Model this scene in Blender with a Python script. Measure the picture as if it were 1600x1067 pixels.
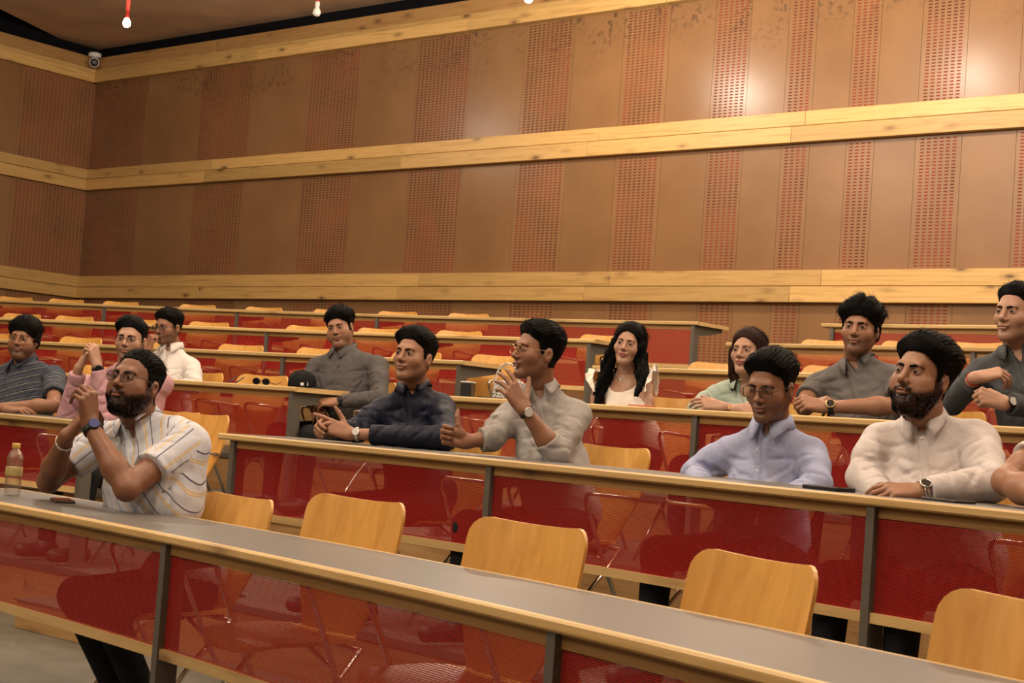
import bpy, bmesh, math, random
import numpy as np
from mathutils import Vector, Matrix

for _o in list(bpy.data.objects):
    bpy.data.objects.remove(_o, do_unlink=True)
SC = bpy.context.scene
COL = SC.collection
random.seed(7)
PI = math.pi

# ------------------------------------------------------------------ camera
FPX = 2467.6                      # focal length in pixels of the 1600 x 1067 frame
PITCH, ROLL = 0.0533, 0.0725
CAMZ = 1.154
_cp, _sp, _c, _s = math.cos(PITCH), math.sin(PITCH), math.cos(ROLL), math.sin(ROLL)
CF = np.array([0, _cp, _sp])
_R0, _U0 = np.array([1.0, 0, 0]), np.array([0, -_sp, _cp])
CR = _c * _R0 + _s * _U0
CU = -_s * _R0 + _c * _U0
cam_data = bpy.data.cameras.new('camera')
cam = bpy.data.objects.new('camera', cam_data)
COL.objects.link(cam)
cam_data.sensor_fit = 'HORIZONTAL'
cam_data.sensor_width = 36.0
cam_data.lens = FPX / 1600.0 * 36.0
cam_data.clip_end = 200
cam.matrix_world = Matrix(((CR[0], CU[0], -CF[0], 0), (CR[1], CU[1], -CF[1], 0),
                           (CR[2], CU[2], -CF[2], CAMZ), (0, 0, 0, 1)))
cam_data.dof.use_dof = True
cam_data.dof.focus_distance = 6.8
cam_data.dof.aperture_fstop = 11.0
SC.camera = cam

# ------------------------------------------------------------------ world and exposure
world = bpy.data.worlds.new('world')
SC.world = world
world.use_nodes = True
world.node_tree.nodes['Background'].inputs['Color'].default_value = (0.9, 0.75, 0.6, 1)
world.node_tree.nodes['Background'].inputs['Strength'].default_value = 0.02
SC.view_settings.view_transform = 'Standard'
SC.view_settings.look = 'None'
SC.view_settings.gamma = 1.0
SC.view_settings.use_curve_mapping = False
SC.view_settings.exposure = 0.82
LAMP_W = 95.0                     # watts of each pendant lamp
LAMP_COL = (1.0, 0.87, 0.71)

# ------------------------------------------------------------------ the hall: concentric tiers about C
C = np.array([-15.5847, -7.8163])
RK = {1: 19.3588, 2: 21.0128, 3: 22.5121, 4: 24.0113, 5: 25.5106, 6: 27.0098}
DESK1, RISE, DESKH = 0.740, 0.27788, 0.78
def desk_z(k): return DESK1 + (k - 1) * RISE
def floor_z(k): return desk_z(k) - DESKH
def pol(a, r, z=0.0):
    """point at azimuth a (degrees) and radius r about the centre of the tiers"""
    t = math.radians(a)
    return Vector((C[0] + r * math.sin(t), C[1] + r * math.cos(t), z))
def ray(x, y):
    return CF + (x - 800) / FPX * CR - (y - 533.5) / FPX * CU
def at_r(x, y, r):
    """point of the scene seen at photo position x, y on the cylinder of radius r"""
    d = ray(x, y); n = math.hypot(d[0], d[1]); dd = d[:2] / n
    b = dd @ C
    t = (b + math.sqrt(b * b - (C @ C - r * r))) / n
    return Vector((d[0] * t, d[1] * t, d[2] * t + CAMZ))
def at_z(x, y, z):
    d = ray(x, y); t = (z - CAMZ) / d[2]
    return Vector((d[0] * t, d[1] * t, z))
def azr(p):
    dx, dy = p[0] - C[0], p[1] - C[1]
    return math.degrees(math.atan2(dx, dy)), math.hypot(dx, dy)

# ------------------------------------------------------------------ object helpers
def link(o, parent=None):
    COL.objects.link(o)
    if parent is not None:
        o.parent = parent
    return o
def tag(o, label=None, cat=None, group=None, kind=None):
    if label: o['label'] = label
    if cat: o['category'] = cat
    if group: o['group'] = group
    if kind: o['kind'] = kind
    return o
def empty(name, loc=(0, 0, 0), rz=0.0):
    o = bpy.data.objects.new(name, None)
    o.empty_display_size = 0.1
    o.location = loc
    o.rotation_euler = (0, 0, rz)
    return link(o)
def mesh_obj(name, verts, faces, mat, parent=None, smooth=False, uvs=None, mats=None, fmat=None):
    me = bpy.data.meshes.new(name)
    me.from_pydata([tuple(v) for v in verts], [], faces)
    if uvs is not None:
        ul = me.uv_layers.new(name='UVMap')
        ul.data.foreach_set('uv', np.asarray(uvs, dtype=np.float32).ravel())
    if smooth:
        me.polygons.foreach_set('use_smooth', [True] * len(me.polygons))
    for m in (mats or [mat]):
        me.materials.append(m)
    if fmat is not None:
        me.polygons.foreach_set('material_index', fmat)
    me.update()
    o = bpy.data.objects.new(name, me)
    return link(o, parent)
class MB:
    """collects simple solids for one mesh"""
    def __init__(s): s.v = []; s.f = []
    def add(s, vs, fs):
        n = len(s.v); s.v += [Vector(v) for v in vs]
        s.f += [tuple(i + n for i in f) for f in fs]; return s
    def box(s, c, d, m=None):
        x, y, z = d[0] / 2, d[1] / 2, d[2] / 2
        vs = [Vector((sx * x, sy * y, sz * z)) for sz in (-1, 1) for sy in (-1, 1) for sx in (-1, 1)]
        if m is not None: vs = [m @ v for v in vs]
        vs = [v + Vector(c) for v in vs]
        return s.add(vs, [(0, 2, 3, 1), (4, 5, 7, 6), (0, 1, 5, 4), (2, 6, 7, 3), (0, 4, 6, 2), (1, 3, 7, 5)])
    def prism(s, pts, y0, y1):
        """polygon in x,z extruded along y"""
        n = len(pts)
        vs = [(p[0], y0, p[1]) for p in pts] + [(p[0], y1, p[1]) for p in pts]
        fs = [tuple(range(n)), tuple(range(2 * n - 1, n - 1, -1))]
        fs += [(i, i + n, (i + 1) % n + n, (i + 1) % n) for i in range(n)]
        return s.add(vs, fs)
    def tube(s, pts, r, n=8, caps=True, closed=False):
        pts = [Vector(p) for p in pts]
        rr = r if hasattr(r, '__len__') else [r] * len(pts)
        m = len(pts); up = None; rings = []
        for i, p in enumerate(pts):
            a = pts[(i - 1) % m] if (closed or i > 0) else p
            b = pts[(i + 1) % m] if (closed or i < m - 1) else p
            t = (b - a).normalized()
            if up is None:
                up = t.orthogonal().normalized()
            up = (up - t * up.dot(t))
            up = up.normalized() if up.length > 1e-6 else t.orthogonal().normalized()
            w = t.cross(up)
            rings.append([p + (up * math.cos(2 * PI * j / n) + w * math.sin(2 * PI * j / n)) * rr[i] for j in range(n)])
        vs = [v for g in rings for v in g]; fs = []
        for i in range(m if closed else m - 1):
            i2 = (i + 1) % m
            fs += [(i * n + j, i * n + (j + 1) % n, i2 * n + (j + 1) % n, i2 * n + j) for j in range(n)]
        if caps and not closed:
            fs += [tuple(range(n - 1, -1, -1)), tuple((m - 1) * n + j for j in range(n))]
        return s.add(vs, fs)
    def lathe(s, prof, c=(0, 0, 0), n=20, axis=None):
        """profile of (radius, z) turned about z (or about a given axis matrix)"""
        vs = []; fs = []; m = len(prof)
        for r, z in prof:
            for j in range(n):
                v = Vector((r * math.cos(2 * PI * j / n), r * math.sin(2 * PI * j / n), z))
                vs.append((axis @ v if axis else v) + Vector(c))
        for i in range(m - 1):
            fs += [(i * n + j, i * n + (j + 1) % n, (i + 1) * n + (j + 1) % n, (i + 1) * n + j) for j in range(n)]
        fs += [tuple(range(n - 1, -1, -1)), tuple((m - 1) * n + j for j in range(n))]
        return s.add(vs, fs)
    def ball(s, c, r, n=12, m=8, sc=(1, 1, 1), rot=None):
        prof = [(max(1e-4, math.sin(PI * i / m)), -math.cos(PI * i / m)) for i in range(m + 1)]
        vs = []; fs = []
        for pr, z in prof:
            for j in range(n):
                v = Vector((pr * math.cos(2 * PI * j / n) * sc[0], pr * math.sin(2 * PI * j / n) * sc[1], z * sc[2])) * r
                vs.append((rot @ v if rot else v) + Vector(c))
        for i in range(m):
            fs += [(i * n + j, i * n + (j + 1) % n, (i + 1) * n + (j + 1) % n, (i + 1) * n + j) for j in range(n)]
        return s.add(vs, fs)
    def build(s, name, mat, parent=None, smooth=False, bevel=0.0):
        o = mesh_obj(name, s.v, s.f, mat, parent, smooth)
        if bevel:
            b = o.modifiers.new('bevel', 'BEVEL'); b.width = bevel; b.segments = 2; b.limit_method = 'ANGLE'
            for p in o.data.polygons: p.use_smooth = True
            o.data.set_sharp_from_angle(angle=math.radians(40))
        return o
def sweep(name, sec, a0, a1, r0, z0, mat, parent=None, step=0.35, smooth=True):
    """closed section of (dr, dz) swept around the tiers from azimuth a0 to a1; UVs in metres"""
    n = max(1, int(round((a1 - a0) / step))); m = len(sec)
    o3 = pol((a0 + a1) / 2, r0, z0)
    vs = []; fs = []; uv = []
    per = [0.0]
    for i in range(m):
        p, q = sec[i], sec[(i + 1) % m]; per.append(per[-1] + math.hypot(q[0] - p[0], q[1] - p[1]))
    for i in range(n + 1):
        a = a0 + (a1 - a0) * i / n
        for dr, dz in sec:
            vs.append(pol(a, r0 + dr, z0 + dz) - o3)
    L = math.radians(a1 - a0) * r0
    for i in range(n):
        for j in range(m):
            j2 = (j + 1) % m
            fs.append((i * m + j, (i + 1) * m + j, (i + 1) * m + j2, i * m + j2))
            u0, u1 = L * i / n, L * (i + 1) / n
            uv += [(u0, per[j]), (u1, per[j]), (u1, per[j + 1]), (u0, per[j + 1])]
    fs.append(tuple(range(m))); uv += [(s[0], s[1]) for s in sec]
    fs.append(tuple(n * m + j for j in range(m - 1, -1, -1))); uv += [(sec[j][0], sec[j][1]) for j in range(m - 1, -1, -1)]
    o = mesh_obj(name, vs, fs, mat, parent, smooth, uv)
    if smooth: o.data.set_sharp_from_angle(angle=math.radians(35))
    o.location = o3 if parent is None else o3 - parent.location
    return o
def copy_tree(o, parent=None):
    c = o.copy(); COL.objects.link(c); c.parent = parent
    for ch in o.children:
        copy_tree(ch, c)
    return c

# ------------------------------------------------------------------ materials
class NT:
    def __init__(s, name):
        s.m = bpy.data.materials.new(name); s.m.use_nodes = True
        s.t = s.m.node_tree; s.b = s.t.nodes['Principled BSDF']; s.out = s.t.nodes['Material Output']
    def n(s, typ, **kw):
        nd = s.t.nodes.new(typ)
        for k, v in kw.items():
            if k.startswith('i_'):
                nd.inputs[k[2:].replace('_', ' ')].default_value = v
            else: setattr(nd, k, v)
        return nd
    def l(s, a, b): s.t.links.new(a, b)
    def math(s, op, a, b=None, c=None):
        nd = s.n('ShaderNodeMath', operation=op)
        for i, x in enumerate((a, b, c)):
            if x is None: continue
            if isinstance(x, (int, float)): nd.inputs[i].default_value = x
            else: s.l(x, nd.inputs[i])
        return nd.outputs[0]
    def ramp(s, fac, stops):
        nd = s.n('ShaderNodeValToRGB'); e = nd.color_ramp.elements
        while len(e) < len(stops): e.new(0.5)
        for i, (p, c) in enumerate(stops):
            e[i].position = p; e[i].color = (*c, 1) if len(c) == 3 else c
        s.l(fac, nd.inputs[0]); return nd.outputs[0]
    def mix(s, fac, a, b, blend='MIX'):
        nd = s.n('ShaderNodeMix', data_type='RGBA', blend_type=blend)
        for i, x in ((0, fac), (6, a), (7, b)):
            if isinstance(x, (int, float)): nd.inputs[i].default_value = x
            elif isinstance(x, tuple): nd.inputs[i].default_value = (*x, 1) if len(x) == 3 else x
            else: s.l(x, nd.inputs[i])
        return nd.outputs[2]
    def noise(s, vec, scale, detail=2.0, rough=0.5, dist=0.0):
        nd = s.n('ShaderNodeTexNoise'); nd.inputs['Scale'].default_value = scale
        nd.inputs['Detail'].default_value = detail; nd.inputs['Roughness'].default_value = rough
        nd.inputs['Distortion'].default_value = dist
        if vec is not None: s.l(vec, nd.inputs['Vector'])
        return nd.outputs['Fac']
    def coord(s, which='Object', scale=(1, 1, 1), rand=False):
        tc = s.n('ShaderNodeTexCoord'); mp = s.n('ShaderNodeMapping')
        mp.inputs['Scale'].default_value = scale; s.l(tc.outputs[which], mp.inputs['Vector'])
        if rand:
            oi = s.n('ShaderNodeObjectInfo'); cb = s.n('ShaderNodeCombineXYZ')
            for i, k in enumerate((37.0, 19.0, 53.0)):
                s.l(s.math('MULTIPLY', oi.outputs['Random'], k), cb.inputs[i])
            s.l(cb.outputs[0], mp.inputs['Location'])
        return mp.outputs[0]
    def bump(s, h, strength=0.2, dist=0.01):
        nd = s.n('ShaderNodeBump'); nd.inputs['Strength'].default_value = strength
        nd.inputs['Distance'].default_value = dist; s.l(h, nd.inputs['Height'])
        s.l(nd.outputs[0], s.b.inputs['Normal']); return nd
    def base(s, c):
        if isinstance(c, tuple): s.b.inputs['Base Color'].default_value = (*c, 1)
        else: s.l(c, s.b.inputs['Base Color'])
    def rough(s, r):
        if isinstance(r, (int, float)): s.b.inputs['Roughness'].default_value = r
        else: s.l(r, s.b.inputs['Roughness'])
    def spec(s, v): s.b.inputs['Specular IOR Level'].default_value = v
def plain(name, c, rough=0.5, metal=0.0, spec=0.5, var=0.08, scale=30.0, bump=0.0):
    t = NT(name); co = t.coord('Object')
    nz = t.noise(co, scale, 3)
    k = t.ramp(nz, [(0.3, tuple(max(0, x * (1 - var)) for x in c)), (0.7, tuple(min(1, x * (1 + var)) for x in c))])
    t.base(k); t.rough(rough); t.b.inputs['Metallic'].default_value = metal; t.spec(spec)
    if bump: t.bump(nz, bump, 0.002)
    return t.m
def pine(name, light, dark, knot, coord='Object', rough=0.42, knots=True):
    """planed softwood, grain along x"""
    t = NT(name)
    if coord == 'UV': v = t.coord('UV', (1, 1, 1), True)
    else: v = t.coord('Object', (1, 1, 1), True)
    st = t.n('ShaderNodeMapping'); st.inputs['Scale'].default_value = (0.7, 16, 16); t.l(v, st.inputs['Vector'])
    g = t.noise(st.outputs[0], 2.2, 4, 0.55, 1.0)
    st2 = t.n('ShaderNodeMapping'); st2.inputs['Scale'].default_value = (3, 90, 90); t.l(v, st2.inputs['Vector'])
    fine = t.noise(st2.outputs[0], 2.0, 2)
    big = t.noise(v, 0.9, 1)
    c = t.ramp(g, [(0.28, dark), (0.5, light), (0.75, tuple(min(1, x * 1.08) for x in light))])
    c = t.mix(t.math('MULTIPLY', fine, 0.22), c, dark)
    oi = t.n('ShaderNodeObjectInfo')
    hs = t.n('ShaderNodeHueSaturation'); t.l(c, hs.inputs['Color'])
    t.l(t.math('ADD', t.math('MULTIPLY', oi.outputs['Random'], 0.34), 0.80), hs.inputs['Value'])
    c = hs.outputs[0]
    if knots:
        st3 = t.n('ShaderNodeMapping'); st3.inputs['Scale'].default_value = (1.9, 5.0, 5.0); t.l(v, st3.inputs['Vector'])
        vo = t.n('ShaderNodeTexVoronoi'); vo.inputs['Scale'].default_value = 1.0; t.l(st3.outputs[0], vo.inputs['Vector'])
        vo.inputs['Randomness'].default_value = 1.0
        kn = t.ramp(vo.outputs['Distance'], [(0.0, (1, 1, 1)), (0.05, (0.9, 0.9, 0.9)), (0.13, (0.30, 0.30, 0.30)), (0.26, (0, 0, 0))])
        c = t.mix(t.math('MULTIPLY', kn, 0.95), c, knot)
    t.base(c); t.rough(rough); t.bump(g, 0.08, 0.004)
    return t.m

M = {}
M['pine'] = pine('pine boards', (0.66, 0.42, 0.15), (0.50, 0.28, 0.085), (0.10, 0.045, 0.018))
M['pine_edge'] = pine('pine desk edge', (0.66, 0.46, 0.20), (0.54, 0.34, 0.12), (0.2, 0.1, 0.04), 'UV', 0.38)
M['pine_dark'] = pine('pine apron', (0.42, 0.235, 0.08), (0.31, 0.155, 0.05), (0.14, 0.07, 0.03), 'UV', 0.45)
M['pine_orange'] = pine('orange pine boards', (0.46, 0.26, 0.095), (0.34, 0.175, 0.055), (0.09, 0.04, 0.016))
M['riser_wood'] = pine('riser wood', (0.50, 0.30, 0.12), (0.36, 0.20, 0.07), (0.16, 0.08, 0.03), 'UV', 0.5)
M['laminate'] = plain('grey laminate', (0.135, 0.125, 0.112), 0.38, 0, 0.5, 0.05, 60)
M['steel'] = plain('olive grey steel', (0.115, 0.105, 0.085), 0.45, 0.0, 0.5, 0.05, 20)
M['chrome'] = plain('chrome tube', (0.72, 0.70, 0.66), 0.16, 1.0, 0.5, 0.03, 20)
M['brass_leg'] = plain('bronze tube', (0.30, 0.20, 0.12), 0.3, 1.0, 0.5, 0.05, 20)
M['black'] = plain('black plastic', (0.012, 0.012, 0.013), 0.4)
M['dark'] = plain('dark void', (0.006, 0.006, 0.008), 0.9, spec=0.1)
M['white_plastic'] = plain('white plastic', (0.75, 0.74, 0.71), 0.35)
M['floor'] = plain('grey vinyl floor', (0.125, 0.115, 0.088), 0.5, 0, 0.4, 0.14, 6)
M['red_paint'] = plain('red painted conduit', (0.55, 0.035, 0.02), 0.4)
def beech():
    t = NT('beech plywood'); v = t.coord('Object', (1, 1, 1), True)
    st = t.n('ShaderNodeMapping'); st.inputs['Scale'].default_value = (14, 14, 1.3); t.l(v, st.inputs['Vector'])
    g = t.noise(st.outputs[0], 1.6, 3, 0.5, 0.6)
    c = t.ramp(g, [(0.25, (0.60, 0.295, 0.062)), (0.55, (0.70, 0.375, 0.09)), (0.8, (0.76, 0.43, 0.12))])
    t.base(c); t.rough(0.33); t.spec(0.45)
    return t.m
M['beech'] = beech()
def perf():
    """red perforated sheet: staggered round holes, real see-through"""
    t = NT('red perforated sheet'); tc = t.n('ShaderNodeTexCoord'); sp = t.n('ShaderNodeSeparateXYZ')
    t.l(tc.outputs['UV'], sp.inputs[0])
    p = 0.0066; q = p * 1.732
    def cell(off):
        x = t.math('ADD', t.math('DIVIDE', sp.outputs[0], p), off)
        y = t.math('ADD', t.math('DIVIDE', sp.outputs[1], q), off)
        fx = t.math('SUBTRACT', t.math('FRACT', x), 0.5)
        fy = t.math('MULTIPLY', t.math('SUBTRACT', t.math('FRACT', y), 0.5), 1.732)
        return t.math('ADD', t.math('MULTIPLY', fx, fx), t.math('MULTIPLY', fy, fy))
    d = t.math('MINIMUM', cell(0.0), cell(0.5))
    hole = t.math('LESS_THAN', d, 0.305 ** 2)
    t.base((0.36, 0.016, 0.014)); t.rough(0.34); t.spec(0.5)
    tr = t.n('ShaderNodeBsdfTransparent'); mx = t.n('ShaderNodeMixShader')
    t.l(hole, mx.inputs[0]); t.l(t.b.outputs[0], mx.inputs[1]); t.l(tr.outputs[0], mx.inputs[2])
    t.l(mx.outputs[0], t.out.inputs['Surface'])
    return t.m
M['perf'] = perf()
def wall_panel(name, slots, stains):
    """brown lacquered board; local x = width, local z = height (m); slots show the red felt behind, partly darkened by painted shade"""
    t = NT(name); v = t.coord('Object')
    vr = t.coord('Object', (1, 1, 1), True)
    n1 = t.noise(vr, 1.6, 3); n2 = t.noise(vr, 60, 2)
    c = t.ramp(n1, [(0.3, (0.245, 0.125, 0.052)), (0.7, (0.30, 0.158, 0.068))])
    c = t.mix(t.math('MULTIPLY', n2, 0.12), c, (0.20, 0.10, 0.045))
    sp = t.n('ShaderNodeSeparateXYZ'); t.l(v, sp.inputs[0])
    if stains:   # damp blotches that hang from the top edge
        sm = t.noise(vr, 17, 4, 0.6); sb = t.noise(vr, 1.7, 1)
        hgt = t.ramp(t.math('ADD', t.math('MULTIPLY', sp.outputs[2], 0.75), 0.5), [(0.45, (0, 0, 0)), (0.98, (1, 1, 1))])
        k = t.math('MULTIPLY', t.ramp(sm, [(0.52, (0, 0, 0)), (0.60, (1, 1, 1))]), hgt)
        k = t.math('MULTIPLY', k, t.ramp(sb, [(0.42, (0, 0, 0)), (0.58, (0.9, 0.9, 0.9))]))
        c = t.mix(k, c, (0.085, 0.05, 0.025))
    r = 0.30
    if slots:
        px, pz = 0.068, 0.0335
        x = t.math('DIVIDE', sp.outputs[0], px); z = t.math('DIVIDE', sp.outputs[2], pz)
        fx = t.math('ABSOLUTE', t.math('SUBTRACT', t.math('FRACT', x), 0.5))
        fz = t.math('ABSOLUTE', t.math('SUBTRACT', t.math('FRACT', z), 0.5))
        s = t.math('MULTIPLY', t.math('LESS_THAN', fx, 0.31), t.math('LESS_THAN', fz, 0.21))
        # keep a plain margin (attribute baked as UV: u in 0..1 across, v in 0..1 up)
        tc = t.n('ShaderNodeTexCoord'); su = t.n('ShaderNodeSeparateXYZ'); t.l(tc.outputs['UV'], su.inputs[0])
        s = t.math('MULTIPLY', s, t.math('LESS_THAN', su.outputs[0], 0.5))
        var = t.noise(vr, 2.2, 1)
        felt = t.ramp(var, [(0.35, (0.27, 0.040, 0.022)), (0.65, (0.10, 0.024, 0.012))])  # red is the felt; dark brown paints the shade on deeper backing
        c = t.mix(s, c, felt)
        rr = t.math('ADD', t.math('MULTIPLY', s, 0.55), r)
        t.rough(rr); t.bump(t.math('SUBTRACT', 1.0, s), 0.35, 0.006)
    else:
        t.rough(r)
    t.base(c); t.spec(0.45)
    return t.m
M['panel'] = wall_panel('brown wall panel', False, False)
M['panel_st'] = wall_panel('brown wall panel stained', False, True)
M['panel_perf'] = wall_panel('slotted wall panel', True, False)
M['panel_perf_st'] = wall_panel('slotted wall panel stained', True, True)
M['ceiling'] = plain('brown ceiling board', (0.56, 0.38, 0.25), 0.6, 0, 0.3, 0.15, 1.5)
def emit(name, c, s, base=(0.9, 0.9, 0.9)):
    t = NT(name); t.base(base)
    t.b.inputs['Emission Color'].default_value = (*c, 1); t.b.inputs['Emission Strength'].default_value = s
    return t.m
M['bulb_on'] = emit('lit bulb', (1.0, 0.87, 0.68), 60.0)
M['bulb_off'] = plain('unlit frosted bulb', (0.8, 0.78, 0.72), 0.25)
# ================================================================== THE SETTING
WN = Vector((0.64253, 0.76626, 0)); WU = Vector((0.76626, -0.64253, 0))      # back wall: outward normal, direction to the right
COR = Vector((-6.8337, 24.6450, 0))                                          # corner of the back and left walls
LN = Vector((-0.78717, 0.61674, 0)); LU = Vector((-0.61674, -0.78717, 0))    # left wall: outward normal, direction towards the camera
WLEN, LLEN = 28.4, 30.0
ZB = [6.030, 4.673, 4.336, 2.993, 2.647]        # board bands, from the top down
ZTOP = 7.05
FLOOR0 = floor_z(1)
def wall_frame(org, u, n):
    """matrix: local x along the wall, local y out of the room, local z up"""
    return Matrix(((u.x, n.x, 0, org.x), (u.y, n.y, 0, org.y), (0, 0, 1, 0), (0, 0, 0, 1)))
WM = wall_frame(COR, WU, WN)
LM = wall_frame(COR, LU, LN)

def box_local(name, mtx, x0, x1, y0, y1, z0, z1, mat, parent=None, bevel=0.0):
    b = MB(); cx, cy, cz = (x0 + x1) / 2, (y0 + y1) / 2, (z0 + z1) / 2
    b.box((0, 0, 0), (x1 - x0, y1 - y0, z1 - z0))
    o = b.build(name, mat, parent, False, bevel)
    T = mtx @ Matrix.Translation((cx, cy, cz))
    o.matrix_world = T
    if parent is not None:
        o.matrix_parent_inverse = Matrix.Identity(4)
        o.matrix_local = parent.matrix_world.inverted() @ T
    return o

def backing(name, mtx, length, z1=ZTOP):
    o = box_local(name, mtx, -0.3, length, 0.03, 0.25, FLOOR0 - 0.3, z1, M['dark'])
    tag(o, kind='structure')
    bpy.context.view_layer.update()
    return o
wall_back = backing('wall_back', WM, WLEN)
wall_left = backing('wall_left', LM, LLEN)

def slot_panel(wall, mtx, x0, x1, z0, z1, slots, stain):
    """one board of the cladding; slotted boards carry a flag in the UVs inside the plain margin"""
    w, h = x1 - x0 - 0.004, z1 - z0
    mat = M[('panel_perf' if slots else 'panel') + ('_st' if stain else '')]
    th = 0.018
    if slots:
        px, pz = 0.068, 0.0335
        nx = max(2, int((w - 0.03) / px)); nz = int((h - 0.05) / pz)
        ix, iz = nx * px / 2, nz * pz / 2
        xs = [-w / 2, -ix, ix, w / 2]; zs = [-h / 2, -iz, iz, h / 2]
        # local texture origin sits on a slot cell corner
        vs = [(x, -th, z) for z in zs for x in xs]; fs = []; uv = []
        for j in range(3):
            for i in range(3):
                fs.append((j * 4 + i, j * 4 + i + 1, (j + 1) * 4 + i + 1, (j + 1) * 4 + i))
                uv += [(0.2 if i == 1 and j == 1 else 0.9, 0.5)] * 4
        b = len(vs)
        vs += [(-w / 2, 0, -h / 2), (w / 2, 0, -h / 2), (w / 2, 0, h / 2), (-w / 2, 0, h / 2)]
        fs += [(0, b, b + 1, 3), (3, b + 1, b + 2, 15), (15, b + 2, b + 3, 12), (12, b + 3, b, 0)]
        uv += [(0.9, 0.5)] * 16
        # odd counts shift the grid by half a cell
        sx = (px / 2 if nx % 2 else 0.0); sz = (pz / 2 if nz % 2 else 0.0)
        vs = [(x + sx, y, z + sz) for x, y, z in vs]
        o = mesh_obj('slotted_panel', vs, fs, mat, wall, False, uv)
        T = mtx @ Matrix.Translation(((x0 + x1) / 2 - sx, 0.03, (z0 + z1) / 2 - sz))
    else:
        b = MB(); b.box((0, -th / 2, 0), (w, th, h))
        o = b.build('wall_panel', mat, wall)
        T = mtx @ Matrix.Translation(((x0 + x1) / 2, 0.03, (z0 + z1) / 2))
    o.matrix_parent_inverse = Matrix.Identity(4)
    o.matrix_local = wall.matrix_world.inverted() @ T
    return o

# slotted strips along the back wall (metres from the corner)
STR = [(0.02, 1.35), (2.63, 3.76), (4.94, 5.95), (6.98, 7.90), (8.775, 9.54), (10.261, 10.905), (11.511, 11.97),
       (12.443, 12.784), (13.209, 13.527), (13.981, 14.47), (15.02, 15.42), (15.98, 16.3), (16.75, 17.2), (17.9, 18.6)]
LSTR = [(0.02, 1.33), (2.9, 4.1), (5.6, 6.7), (8.2, 9.2)]
def clad(wall, mtx, strips, length, tiers):
    for (z0, z1, stain) in tiers:
        x = -0.05
        for s0, s1 in strips:
            s0 = -0.05 if s0 < 0.05 else s0
            if s0 - x > 0.05: slot_panel(wall, mtx, x, s0, z0, z1, False, stain)
            slot_panel(wall, mtx, s0, s1, z0, z1, True, stain)
            x = s1
        while x < length - 0.1:
            e = min(length, x + 2.4)
            slot_panel(wall, mtx, x, e, z0, z1, False, stain); x = e
TIERS_W = [(ZB[1] - 0.02, ZB[0] + 0.02, True), (ZB[3] - 0.02, ZB[2] + 0.02, False), (1.0, ZB[4] + 0.02, False)]
TIERS_L = [(ZB[1] - 0.02, ZB[0] + 0.02, False), (ZB[3] - 0.02, ZB[2] + 0.02, False), (FLOOR0, ZB[4] + 0.02, False)]
clad(wall_back, WM, STR, WLEN, TIERS_W)
clad(wall_left, LM, LSTR, 22.0, TIERS_L)

# softwood board bands
def band(name, mtx, length, rows, joints, x0=0.0):
    t = empty(name); tag(t, kind='structure')
    for (z0, z1, proud, off) in rows:
        xs = [x0] + sorted(j + off for j in joints if x0 + 0.3 < j + off < length - 0.3) + [length]
        for a, b in zip(xs[:-1], xs[1:]):
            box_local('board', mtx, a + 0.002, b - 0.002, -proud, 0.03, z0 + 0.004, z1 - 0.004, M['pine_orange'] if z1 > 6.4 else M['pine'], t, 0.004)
    return t
JW = [2.95, 6.9, 9.9, 12.6, 15.4, 18.6, 21.6, 24.6]
MIDL, MIDW = 4.515, 2.820
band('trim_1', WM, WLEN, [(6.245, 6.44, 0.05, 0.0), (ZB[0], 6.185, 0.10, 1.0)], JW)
band('trim_2', WM, WLEN, [(MIDL, ZB[1], 0.060, 0.15), (ZB[2], MIDL, 0.075, 0.0)], JW)
band('trim_3', WM, WLEN, [(MIDW, ZB[3], 0.060, 0.45), (ZB[4], MIDW, 0.075, 0.1)], JW)
band('trim_4', LM, LLEN, [(6.245, 6.44, 0.05, 0.0), (ZB[0], 6.185, 0.10, 1.0)], JW)
band('trim_5', LM, LLEN, [(MIDL, ZB[1], 0.060, 0.0), (ZB[2], MIDL, 0.075, 0.6)], JW)
band('trim_6', LM, LLEN, [(MIDW, ZB[3], 0.060, 0.5), (ZB[4], MIDW, 0.075, 1.2)], JW)
# the thin recessed strip between the two top boards
for nm, mx, ln in (('trim_7', WM, WLEN), ('trim_8', LM, LLEN)):
    o = box_local(nm, mx, 0.0, ln, -0.085, 0.03, 6.185, 6.243, M['pine']); tag(o, kind='structure')

# walls out of view close the hall
AX = Vector((0.64253, 0.76626, 0))
def mirror(p):
    q = p - Vector((C[0], C[1], 0)); t = Vector((WU.x, WU.y, 0)); return p - t * 2 * q.dot(t)
RM = wall_frame(COR + WU * 28.3, Vector((-(-WU.x * 0 + 0.787), -0.617, 0)).normalized() if False else (LU - WU * 2 * LU.dot(WU)), (LN - WU * 2 * LN.dot(WU)))
o = box_local('wall_right', RM, -0.3, LLEN, 0.0, 0.2, FLOOR0 - 0.3, ZTOP, M['panel']); tag(o, kind='structure')
_fm = wall_frame(COR + LU * 29.0, WU, -WN)
o = box_local('wall_front', _fm, -3, 31.0, 0.0, 0.2, FLOOR0 - 0.3, ZTOP, M['panel']); tag(o, kind='structure')

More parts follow.
